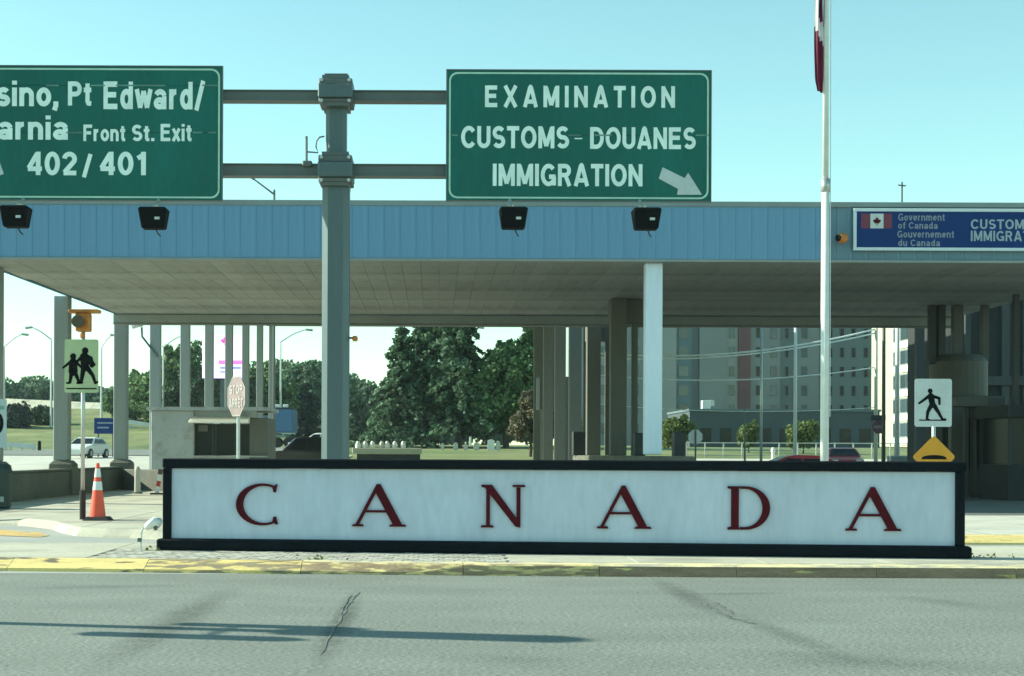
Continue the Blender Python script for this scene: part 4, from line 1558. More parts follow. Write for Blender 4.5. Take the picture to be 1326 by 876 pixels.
# bracket lamp on the third column
sl = thing('security_camera', 'grey camera on a slanted bracket arm fixed to a slim column', 'camera', P(203, 465, Y0 + 3 * SP - .25))
Yn = Y0 + 3 * SP - .25
MB().tube([P(204, 462, Yn), P(184, 436, Yn), P(183.5, 424, Yn)], .045, 6).build('arm', 'steel', sl)
MB().tube([P(171, 424, Yn), P(184, 419, Yn)], [.08, .12], 8).build('camera_head', 'galv', sl)

# ------------------------------------------------------------------ dark office and inspection booths under the canopy, right
Yo = 70.0
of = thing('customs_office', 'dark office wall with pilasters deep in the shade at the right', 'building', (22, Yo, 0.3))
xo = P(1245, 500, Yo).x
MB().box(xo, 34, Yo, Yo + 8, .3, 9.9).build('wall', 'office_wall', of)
x = xo + .1
pil = None
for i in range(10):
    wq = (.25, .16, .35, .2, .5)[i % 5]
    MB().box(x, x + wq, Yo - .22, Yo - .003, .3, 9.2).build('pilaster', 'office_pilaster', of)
    if i % 2:
        MB().box(x + wq + .08, x + wq + .5, Yo - .05, Yo - .002, .9, 3.2).build('window', 'glass_dark', of)
    x += wq + .62
MB().box(xo - .2, 34, Yo - .35, Yo - .224, 4.6, 5.0).build('band', 'office_pilaster', of)
MB().box(xo - .2, 34, Yo - .6, Yo - .36, .3, .62).build('plinth', 'office_pilaster', of)

Yi = 47.0
c = P(1254, 490, Yi)
ib = thing('inspection_booth', 'beige inspection booth with a rounded drum roof in the shade behind the pedestrian sign', 'booth', (c.x, Yi, KH))
rd = P(1291, 490, Yi).x - c.x
zd0, zd1 = P(1250, 513, Yi).z, P(1250, 463, Yi).z
MB().lathe((c.x, Yi + .9, 0), [(rd * .99, zd0), (rd, zd0 + .05), (rd, zd1 - .1), (rd * .93, zd1), (rd * .80, zd1 + .12)], 28).build('drum', 'booth_metal', ib)
for k in range(28):
    t = R(180 + k * 180 / 27)
zz0 = P(1250, 527, Yi).z
bevel(MB().box(P(1237, 500, Yi).x, P(1302, 500, Yi).x, Yi - .1, Yi + 1.9, zz0, zd0 - .003).build('band', 'booth_metal', ib), .02)
bevel(MB().box(P(1279, 500, Yi).x, P(1300, 500, Yi).x, Yi - .12, Yi - .102, zz0 + .05, zd0 - .05).build('lamp_box', 'office_pilaster', ib), .01)
for xa, xb, dd in ((1232, 1247, 0), (1252, 1256, .1), (1262, 1266, .1), (1272, 1275, .3), (1283, 1296, .1)):
    MB().box(P(xa, 560, Yi).x, P(xb, 560, Yi).x, Yi + dd, Yi + dd + .3, KH + .003, zz0 - .003).build('post', 'booth_metal', ib)
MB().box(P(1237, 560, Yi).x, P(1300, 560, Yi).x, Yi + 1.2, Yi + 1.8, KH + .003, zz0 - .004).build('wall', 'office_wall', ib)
MB().box(P(1256.5, 560, Yi).x, P(1271, 560, Yi).x, Yi + .45, Yi + .48, 1.0, zz0 - .3).build('window', 'glass_dark', ib)
for xa, xb in ((1213, 1220), (1224, 1233), (1244, 1256), (1282, 1290)):
    MB().box(P(xa, 440, Yi).x, P(xb, 440, Yi).x, Yi + .6, Yi + .9, P(xa, 470, Yi).z, ZS - .002).build('hanger', 'booth_metal' if xa > 1240 else 'office_pilaster', ib)
for k, (xa, xb, yt) in enumerate(((1211, 1218, 470), (1187, 1197, 420))):
    Yj = 58 + 4 * k
    cl = thing('steel_column', ('slim dark steel column left of the drum-roofed booth', 'dark steel column rising behind the pedestrian sign')[k], 'column', (P(xa, 500, Yj).x, Yj, .1))
    MB().box(P(xa, 500, Yj).x, P(xb, 500, Yj).x, Yj, Yj + .3, .05, P(xa, 500, Yj).z + 0 if False else (RZ - .002)).build('shaft', 'cabinet' if k else 'office_pilaster', cl)
    MB().box(P(xa, 500, Yj).x - .1, P(xb, 500, Yj).x + .1, Yj - .1, Yj + .4, .0, .25).build('foot', 'concrete_wall', cl)
# second booth further right
Yi2 = 44.0
ib2 = thing('inspection_booth', 'dark glazed inspection booth at the right edge of the photo', 'booth', (P(1325, 500, Yi2).x, Yi2, KH))
xa, xb = P(1306, 500, Yi2).x, P(1372, 500, Yi2).x
MB().box(xa, xb, Yi2, Yi2 + 2.4, KH + .003, 1.15).build('base', 'office_wall', ib2)
MB().box(xa + .1, xb - .1, Yi2 + .1, Yi2 + 2.3, 1.153, 2.5).build('window', 'glass_dark', ib2)
MB().box(xa - .1, xb + .1, Yi2 - .2, Yi2 + 2.6, 2.503, 2.85).build('roof', 'office_wall', ib2)
for x in (xa + .02, xa + .55, xb - .1):
    MB().box(x, x + .08, Yi2 + .02, Yi2 + .095, 1.153, 2.5).build('mullion', 'office_pilaster', ib2)
MB().box(xa + .28, xa + .42, Yi2 + .3, Yi2 + .5, 2.853, ZS - .002).build('hanger', 'office_pilaster', ib2)

# ------------------------------------------------------------------ trees
def quads_mesh(name, centers, size, m_, parent, flat=0.0, seed=1):
    rg = random.Random(seed)
    vs, fs = [], []
    for (c, nd, s_) in centers:
        a_ = Vector((rg.gauss(0, 1), rg.gauss(0, 1), rg.gauss(0, 1) * (1 - flat)))
        if a_.length < .01:
            a_ = Vector((1, 0, 0))
        a_.normalize()
        b_ = a_.cross(Vector((rg.gauss(0, 1), rg.gauss(0, 1), rg.gauss(0, 1))))
        if b_.length < .01:
            continue
        b_.normalize()
        s2 = size * s_ * rg.uniform(.6, 1.3)
        n0 = len(vs)
        u, v = a_ * s2, b_ * s2 * .75
        vs += [tuple(c - u - v * .5), tuple(c + u * .2 - v), tuple(c + u + v * .4), tuple(c - u * .3 + v)]
        fs.append([n0, n0 + 1, n0 + 2, n0 + 3])
    mb = MB()
    mb.v, mb.f, mb.mi = vs, fs, [0] * len(fs)
    return mb.build(name, m_, parent)


def broad_tree(label, base, blobs, n, size, leafm, group=None, name='deciduous_tree', trunk_r=.25, seed=1):
    """blobs: (dx, dy, z, rx, rz) relative to base"""
    rg = random.Random(seed)
    t = thing(name, label, 'tree' if name != 'bush' else 'bush', base, group)
    cen = []
    n = int(n * 2.2)
    size *= .66
    tot = sum(b[3] ** 2 * b[4] for b in blobs)
    for (dx, dy, z, rx, rz) in blobs:
        k = int(n * rx * rx * rz / tot) + 30
        # sub-clumps give an uneven outline and light and dark masses
        subs = []
        for _ in range(max(6, int(k / 90))):
            d = Vector((rg.gauss(0, 1), rg.gauss(0, 1), rg.gauss(0, 1))).normalized() * rg.uniform(.55, .98)
            subs.append((Vector((d.x * rx, d.y * rx, d.z * rz)), rg.uniform(.20, .38)))
        for i in range(k):
            sb, sr = rg.choice(subs)
            d = Vector((rg.gauss(0, 1), rg.gauss(0, 1), rg.gauss(0, 1))).normalized() * (rg.uniform(.3, 1) ** .5)
            p = base + Vector((dx, dy, z)) + sb + Vector((d.x * rx * sr, d.y * rx * sr, d.z * rz * sr))
            cen.append((p, None, 1))
    quads_mesh('crown', cen, size, leafm, t, seed=seed)
    top = max(b[2] for b in blobs)
    mb = MB().tube([base + Vector((0, 0, -.2)), base + Vector((.05, 0, top * .35)), base + Vector((-.05, 0, top * .9))], [trunk_r, trunk_r * .8, trunk_r * .25], 8)
    for (dx, dy, z, rx, rz) in blobs[:7]:
        mb.tube([base + Vector((0, 0, top * .3)), base + Vector((dx * .5, dy * .5, (z + top * .3) * .5 + .2)), base + Vector((dx, dy, z))], [trunk_r * .5, trunk_r * .3, trunk_r * .1], 6)
    mb.build('trunk', 'bark', t)
    return t


def conifer(label, base, H, Rb, n, size, leafm, z0=.08, group=None, seed=1, trunk_r=.25):
    rg = random.Random(seed)
    t = thing('spruce_tree', label, 'tree', base, group)
    cen = []
    n = int(n * 2.0)
    size *= .62
    levels = int(H / .75)
    per = n / levels
    for li in range(levels):
        f = z0 + (1 - z0) * li / levels
        Rr = Rb * 1.12 * (1 - f) ** 1.02 * rg.uniform(.72, 1.15) + .12
        nb = max(5, int(13 * (1 - f) + 5))
        for b in range(nb):
            az = rg.uniform(0, 2 * math.pi)
            L = Rr * rg.choice((rg.uniform(.45, .85), rg.uniform(.75, 1.05), rg.uniform(1.0, 1.4)))
            m_ = max(4, int(per / nb * (1.5 - f)))
            for q in range(m_):
                s_ = (q + rg.random()) / m_
                s_ = s_ ** .7
                r_ = L * s_
                z = H * f + .10 * L - .38 * L * s_ * s_ + rg.gauss(0, .10)
                sp_ = .12 + .16 * (1 - abs(2 * s_ - 1)) * L * .3
                cen.append((base + Vector((r_ * math.cos(az) + rg.gauss(0, sp_), r_ * math.sin(az) + rg.gauss(0, sp_), z)), None, 1))
    quads_mesh('crown', cen, size, leafm, t, flat=.4, seed=seed)
    MB().tube([base + Vector((0, 0, -.2)), base + Vector((0, 0, H * .5)), base + Vector((0, 0, H))], [trunk_r, trunk_r * .6, .03], 8).build('trunk', 'bark', t)
    return t


def tree_at(px, Y):
    x = P(px, 588, Y).x
    return Vector((x, Y, hgt(x, Y)))


def pxm(px, Y):
    return px * Y / F


# two big spruces
Yt = 140
b1, b2 = tree_at(556, Yt), tree_at(594, Yt - 4)
conifer('big dark spruce, left of the pair, with layered drooping boughs', b1, 16.5, 5.2, 15000, .34, 'leaf_spruce', .12, 'spruces behind the canopy', 3, .38)
conifer('big dark spruce, right of the pair, with a narrow pointed crown', b2, 16.8, 3.6, 12000, .32, 'leaf_spruce', .13, 'spruces behind the canopy', 4, .3)
conifer('smaller spruce in front of the left side of the spruce pair', tree_at(520, 137), 11.0, 4.2, 9000, .33, 'leaf_spruce', .10, 'spruces behind the canopy', 5, .3)
b = tree_at(655, 136)
broad_tree('large green leafy tree right of the spruces', b, [(-1.8, 0, 4.2, 2.6, 2.4), (1.2, .5, 4.0, 3.0, 2.6), (-.4, -.8, 6.2, 2.2, 2.2), (2.2, 0, 7.2, 2.3, 2.4), (2.6, .3, 9.9, 1.5, 1.9), (-.5, 0, 8.2, 1.3, 1.5), (3.3, 0, 5.0, 1.9, 2.3)],
           16000, .27, 'leaf_green', trunk_r=.3, seed=11)
b = tree_at(687, 112)
broad_tree('small reddish brown tree in front of the big leafy tree', b, [(-.5, 0, 2.2, 1.1, 1.0), (.6, 0, 2.6, 1.1, 1.2), (0, 0, 3.9, 1.0, 1.0), (.9, 0, 4.0, .8, .9), (-.6, 0, 3.2, .7, .8)], 5000, .15, 'leaf_red', name='ornamental_tree', trunk_r=.12, seed=12)
# trees on the left between the slim columns
specs = [
    ('tall rounded tree seen between the second and third slim columns', 232, 175, [(0, 0, 4, 3.6, 3.4), (-3, 0, 3.0, 3, 2.6), (2.6, 0, 3, 3, 2.6), (.5, 0, 7.2, 2.6, 2.4), (-1.2, 0, 6, 2.2, 2.2)], 8000, .32, 'leaf_green'),
    ('loose green tree left of the slim columns', 188, 180, [(0, 0, 2.6, 3, 2.4), (-2.6, 0, 2.0, 2.2, 1.8), (2, 0, 3.6, 2, 1.8), (-.6, 0, 4.6, 1.8, 1.4)], 6000, .32, 'leaf_green'),
    ('dark full tree behind the bright screen', 278, 172, [(0, 0, 3.5, 3.2, 3), (-2.6, 0, 3.4, 2.4, 2.8), (2.4, 0, 3.2, 2.4, 2.6)], 6000, .32, 'leaf_hedge'),
    ('green tree right of the stop sign', 336, 176, [(0, 0, 4, 3, 3), (2.4, 0, 3, 2.6, 2.4), (-2, 0, 3.4, 2.4, 2.4)], 6500, .32, 'leaf_green'),
    ('broad pale green tree left of the sign gantry post', 398, 190, [(0, 0, 4.2, 3.6, 3), (3, 0, 4.4, 3, 2.6), (-3, 0, 3.6, 3, 2.4), (1, 0, 6.4, 2.6, 1.8)], 7500, .34, 'leaf_far'),
    ('hazy tree right of the sign gantry post', 468, 200, [(0, 0, 5, 3.6, 3.4), (3.4, 0, 4.6, 3.0, 3.0), (-3.2, 0, 5, 3, 3), (0, 0, 2.4, 4, 2.4)], 7500, .36, 'leaf_far'),
    ('hazy round tree behind the left spruce', 508, 205, [(0, 0, 5, 3.6, 3.4), (2.4, 0, 5, 3.0, 3.0), (0, 0, 2.4, 4, 2.4)], 5000, .36, 'leaf_far'),
]
for k, (lab, px, Y, blobs, n, sz, lm) in enumerate(specs):
    broad_tree(lab, tree_at(px, Y), blobs, n, sz, lm, 'trees beyond the canopy', seed=20 + k)
b = tree_at(396, 150)
conifer('dark cone shaped conifer left of the gantry post', b, 6.6, 2.5, 7000, .26, 'leaf_dark', .02, None, 41, .2)
# far woodland on the left ridge
labs2 = ['far ridge tree at the left edge', 'far ridge tree between the edge and the first column', 'far rounded ridge tree left of the first column', 'far ridge tree behind the first column',
         'far ridge tree behind the school crossing sign', 'far ridge tree right of the school crossing sign', 'far ridge tree left of the second column']
for k, (px, hh) in enumerate(((-14, 5.2), (22, 2.6), (48, 4.2), (72, 4.8), (100, 3.2), (128, 3.0), (150, 2.6))):
    b = tree_at(px, 262 + (k % 3) * 5)
    z = b.z
    top = P(px, (486, 504, 488, 483, 500, 497, 503)[k], b.y).z - z
    rz = top / 2
    broad_tree(labs2[k], b, [(0, 0, rz, 3.8, rz), (-2.6, 0, rz * .8, 3, rz * .8), (2.7, 0, rz * .8, 3, rz * .85)], 3500, .45, 'leaf_far', 'trees on the far ridge', seed=50 + k)
# thicker belt of far trees along the horizon, each its own
labs3 = ['far tree low behind the booth', 'far tree low beyond the dark parked car', 'far tree behind the dark conifer', 'far tree beyond the row of white posts', 'far tree behind the spruces', 'far tree beyond the leafy tree', 'far tree left of the hotel']
for k, px in enumerate((215, 300, 360, 440, 560, 630, 700)):
    b = tree_at(px, 225 + (k % 2) * 8)
    rz = 3.0 + (k % 3) * .5
    broad_tree(labs3[k], b, [(0, 0, rz, 4.5, rz), (-4, 0, rz * .8, 4, rz * .85), (4, 0, rz * .8, 4, rz * .8)], 3500, .45, 'leaf_far', 'far belt of trees', seed=70 + k)
# hedges/bushes on the left bank
b = tree_at(22, 172)
broad_tree('dark dense hedge bush on the grass bank', b, [(0, 0, .9, 1.6, 1.9), (-1.2, 0, .9, 1.2, 2.1), (.9, 0, 1.0, 1.0, 1.4)], 3500, .22, 'leaf_dark', None, 'bush', .1, 90)
b = tree_at(54, 176)
broad_tree('mid green bush on the grass bank beside the first column', b, [(0, 0, .8, 1.6, 1.4), (-1.4, 0, .3, 1.2, 1.0), (1.4, 0, .6, 1.2, 1.5)], 3500, .22, 'leaf_hedge', None, 'bush', .1, 91)
# small light trees in front of the dark annex
for k, (px, Y, hh, ww, lab) in enumerate(((876, 118, 3.3, 1.3, 'light green tree beside the dark cabinet'), (969, 124, 2.7, .85, 'small light green tree with a reddish stake'), (1040, 122, 3.0, 1.15, 'light green tree behind the white pole'))):
    b = tree_at(px, Y)
    broad_tree(lab, b, [(0, 0, hh * .52, ww, hh * .34), (-ww * .5, 0, hh * .40, ww * .6, hh * .25), (ww * .4, 0, hh * .7, ww * .6, hh * .22)], 3200, .14, 'leaf_light', 'light green trees before the hotel', 'young_tree', .07, 95 + k)

# ------------------------------------------------------------------ hotel
Yh = 230.0
ho = thing('hotel', 'tall grey slab hotel with a dark red vertical band behind the cables', 'building', (P(950, 588, Yh).x, Yh, 2.6))
HT = 27.5


def hpan(xa, xb, d, m_, nm='wall_panel'):
    MB().box(P(xa, 500, Yh).x + .02, P(xb, 500, Yh).x - .02, Yh - d, Yh + 12, 2.0, HT + d * .3).build(nm, m_, ho)


for xa, xb, d, m_ in ((742, 800, 0, 'hotel_light'), (800, 851, .3, 'hotel_grey'), (851, 875, .7, 'hotel_light'), (875, 896, 0, 'hotel_blue'), (896, 905, -.4, 'hotel_dark'), (905, 940, .5, 'hotel_grey'), (940, 955, .2, 'hotel_light'),
                      (955, 971, .6, 'hotel_red'), (971, 1010, .2, 'hotel_grey'), (1010, 1030, -.2, 'hotel_dark'), (1030, 1060, .2, 'hotel_grey'), (1060, 1136, 0, 'hotel_dark')):
    hpan(xa, xb, d, m_)
win = None
for px, w_, d in ((765, 9, 0), (783, 9, 0), (822, 9, .3), (885, 14, 0), (947, 7, .2), (981, 6, .2), (1001, 8, .2), (1019, 5, -.2), (1041, 8, .2), (1075, 6, 0), (1090, 6, 0), (1105, 6, 0), (1121, 6, 0)):
    X = P(px, 500, Yh).x
    wm = w_ * Yh / F / 2
    for fl_ in range(8):
        zc = 5.3 + fl_ * 2.85
        if win is None or (win[0], win[1]) != (wm, d):
            o = MB().box(-wm, wm, -.10, .02, -.8, .8).build('window', 'hotel_dark' if w_ > 5 else 'hotel_blue', ho)
            for v in o.data.vertices:
                v.co += ho.location
            fr_ = MB().box(-wm + .08, wm - .08, -.13, -.102, -.72, .72)
            p_ = bpy.data.objects.new('pane', bpy.data.meshes.new('pane'))
            p_.data.from_pydata(fr_.v, [], fr_.f)
            p_.data.materials.append(M['glass_blue' if w_ > 6 else 'glass_dark'])
            COL.objects.link(p_)
            p_.parent = o
            win = (wm, d, o)
            o.location = (X - ho.location.x, -d, zc - ho.location.z)
        else:
            o = copy_tree(win[2], ho)
            o.location = (X - ho.location.x, -d, zc - ho.location.z)
# annex
Ya = 150.0
an = thing('annex', 'low dark flat-roofed building in front of the hotel', 'building', (P(1010, 588, Ya).x, Ya, 2.1))
za = P(1000, 533, Ya).z
xa, xb = P(893, 560, Ya).x, P(1139, 560, Ya).x
MB().box(xa, xb, Ya, Ya + 14, 1.8, za).build('wall', 'annex_dark', an)
MB().box(xa - .1, xb + .1, Ya - .15, Ya + 14.1, za + .002, za + .22).build('roof', 'hotel_dark', an)
for i in range(9):
    X = xa + 1 + i * (xb - xa - 2) / 8.5
    w0 = MB().box(X, X + 1.1, Ya - .05, Ya - .002, 2.6, 4.0).build('window', 'glass_dark', an)
X = P(914, 524, Ya + 1)
rv = thing('roof_unit', 'small white box unit on the roof of the low dark building', 'roof unit', (X.x, Ya + 1, za + .22))
zz = za + .22
bevel(MB().box(P(908, 524, Ya + 1).x, P(919, 524, Ya + 1).x, Ya + .4, Ya + 1.2, zz + .001, P(914, 519, Ya + 1).z).build('casing', 'white_paint', rv), .03)
MB().box(P(919, 524, Ya + 1).x, P(924, 524, Ya + 1).x, Ya + .5, Ya + 1, zz + .3, P(914, 518.5, Ya + 1).z).build('duct', 'galv', rv)

# cream apartment block (its sunlit left side faces us)
XA = 58.2
y0_, y1_ = 180.0, 206.0
ap = thing('apartment_block', 'sunlit cream apartment block with stacked windows and white spandrels', 'building', (XA, y0_, 2.4))
MB().box(XA, XA + 16, y0_, y1_, 2.0, 27).build('wall', 'apartment_cream', ap)
# bays: px range -> y range on that side wall
def ypx(px):
    return XA * F / (px - CX)


wins = {}
for fl_ in range(8):
    zc = 4.6 + fl_ * 3.0
    for (pa_, pb_) in ((1157, 1163), (1166, 1181), (1198, 1209)):
        ya, yb = ypx(pb_), ypx(pa_)
        key = pa_
        if key not in wins:
            a0 = MB().box(XA - .09, XA + .02, ya, yb, zc - .95, zc + .95).build('window', 'hotel_grey', ap)
            MB().box(XA - .12, XA - .093, ya + .15, (ya + yb) / 2 - .08, zc - .8, zc + .8).build('pane', 'glass_blue', a0)
            MB().box(XA - .12, XA - .093, (ya + yb) / 2 + .08, yb - .15, zc - .8, zc + .8).build('pane', 'glass_blue', a0)
            s0 = MB().box(XA - .16, XA + .02, ya - .1, yb + .1, zc - 1.85, zc - 1.0).build('spandrel', 'spandrel', ap)
            wins[key] = (a0, s0, zc)
        else:
            a0, s0, zb0 = wins[key]
            o = copy_tree(a0, ap)
            o.location = (0, 0, zc - zb0)
            o = copy_tree(s0, ap)
            o.location = (0, 0, zc - zb0)
MB().box(XA - .3, XA + 16.2, y0_ - .3, y1_ + .3, 27.002, 27.5).build('roof', 'hotel_grey', ap)

# ------------------------------------------------------------------ poles, cables, fence on the right
Yw = 90.0


def pole(name, label, cat, px, ytop, Y, r_, m_, group=None, extra=None):
    b = tree_at(px, Y)
    t = thing(name, label, cat, b, group)
    zt = P(px, ytop, Y).z
    MB().tube([b, (b.x, b.y, zt)], [r_, r_ * .75], 8).build('shaft', m_, t, smooth=True)
    MB().tube([b, b + Vector((0, 0, .25))], [r_ * 1.8, r_ * 1.5], 8).build('foot', 'concrete', t)
    MB().tube([(b.x, b.y, zt), (b.x, b.y, zt + .08)], [r_ * .8, r_ * .5], 8).build('cap', m_, t)
    return t


pole('utility_pole', 'thin grey pole before the hotel, left of the white one', 'pole', 985.5, 423, Yw, .085, 'galv', 'poles before the hotel')
pole('utility_pole', 'white pole before the hotel, between the thin grey one and the flagpole', 'pole', 1029.5, 421.5, Yw, .115, 'white_paint', 'poles before the hotel')
pole('utility_pole', 'cream pole carrying the cables right of the flagpole', 'pole', 1134, 416, Yw, .12, 'cream_paint', 'poles before the hotel')
pole('utility_pole', 'thin reddish stake pole before the young tree', 'pole', 964.5, 505, 100, .06, 'column_brown', 'poles before the hotel')
lp = pole('light_pole', 'white tapered pole before the cream apartment block', 'pole', 1161.5, 380, 84, .15, 'white_paint', 'poles before the hotel')
b = tree_at(1161, 84)
bevel(MB().box(b.x - .5, b.x + .5, b.y - .5, b.y + .1, b.z, b.z + 1.0).build('base_box', 'galv', lp), .04)
pole('utility_pole', 'brown square post right of the cream pole', 'post', 1144, 380, 80, .11, 'column_brown', 'poles before the hotel')
# cables
pe = tree_at(757, Yw + 1)
pp = pole('utility_pole', 'brown pole behind the canopy columns holding the left end of the cables', 'pole', 757, 416, Yw, .12, 'column_brown', 'poles before the hotel')


def cable(lab, pts, r_):
    P3 = []
    # quadratic-ish interpolation through given photo points on the plane Y=Yw
    for (ax, ay), (bx, by) in zip(pts, pts[1:]):
        P3.append(P(ax, ay, Yw))
    P3.append(P(*pts[-1], Yw))
    o = MB().tube(P3, r_, 6).build('cable', 'cable', None, smooth=True)
    tagt(o, lab, 'cable', 'sagging cables before the hotel')


def sag(xa, ya, xm, ym, xb, yb, n=16):
    # parabola through 3 points
    out = []
    for i in range(n + 1):
        x = xa + (xb - xa) * i / n
        y = ya * (x - xm) * (x - xb) / ((xa - xm) * (xa - xb)) + ym * (x - xa) * (x - xb) / ((xm - xa) * (xm - xb)) + yb * (x - xa) * (x - xm) / ((xb - xa) * (xb - xm))
        out.append((x, y))
    return out


cable('upper pale cable of the close pair sagging across the hotel', sag(757, 456, 930, 459, 1134, 426.5), .055)
cable('lower pale cable of the close pair sagging across the hotel', sag(757, 462, 930, 462.5, 1134, 431.5), .05)
cable('single thin pale cable hanging well below the pair', sag(757, 484, 945, 492.5, 1134, 476), .042)
cable('lowest faint cable above the dark annex roof', sag(757, 522, 950, 533, 1134, 528), .022)
# little dark round sign with plate on cream pole
c = P(1138, 553, Yw - .3)
rs_ = thing('small_stop_sign', 'small dark red octagonal sign seen on the cream pole', 'sign', c)
oc = [(c.x + .42 * math.cos(R(22.5 + 45 * k)), c.z + .42 * math.sin(R(22.5 + 45 * k))) for k in range(8)]
MB().prism(oc, c.y, c.y + .03).build('octagon', 'stop_dark', rs_)
MB().box(c.x - .3, c.x + .3, c.y - .005, c.y - .001, c.z - .08, c.z + .08).build('lettering_band', 'stop_faded', rs_)
pxbox(MB(), 1128, 1147, 538, 545, Yw - .32, .05).build('upper_plate', 'cabinet', rs_)
MB().box(c.x - .25, c.x + .1, c.y + .03, c.y + .2, c.z - .05, c.z + .05).build('bracket', 'galv', rs_)
# back of a stop sign, white octagon
b = tree_at(900.5, 96)
wsn = thing('stop_sign', 'grey-white back of an octagonal sign right of the dark cabinet', 'stop sign', b)
c = P(900.5, 566, 96)
oc = [(c.x + .47 * math.cos(R(22.5 + 45 * k)), c.z + .47 * math.sin(R(22.5 + 45 * k))) for k in range(8)]
MB().prism(oc, c.y, c.y + .01).build('octagon', 'reflective', wsn)
MB().box(c.x - .05, c.x + .05, c.y - .07, c.y - .002, b.z, c.z + .4).build('post', 'steel', wsn)
# rail fence
fn = thing('rail_fence', 'pale metal rail fence in front of the low dark building', 'fence', tree_at(1010, 110))
Yr = 110.0
px = 889
posts = []
while px < 1180:
    b = tree_at(px, Yr)
    MB().box(b.x - .04, b.x + .04, Yr - .04, Yr + .04, b.z, b.z + 1.12).build('post', 'rail', fn)
    posts.append(b)
    px += 24
for h_ in (1.08, .62, .2):
    for a_, b_ in zip(posts, posts[1:]):
        MB().tube([a_ + Vector((.04, 0, h_)), b_ + Vector((-.04, 0, h_))], .035 if h_ > 1 else .022, 6).build('rail', 'rail', fn)
# fire hydrant like white post
b = tree_at(1001, 104)
hy = thing('marker_post', 'short white marker post in front of the rail fence', 'post', b)
MB().lathe(tuple(b), [(.12, 0), (.12, .6), (.16, .65), (.13, .85), (.05, .95)], 10).build('post', 'white_paint', hy)
MB().lathe(tuple(b), [(.17, 0), (.16, .08)], 10).build('foot', 'concrete_pale', hy)

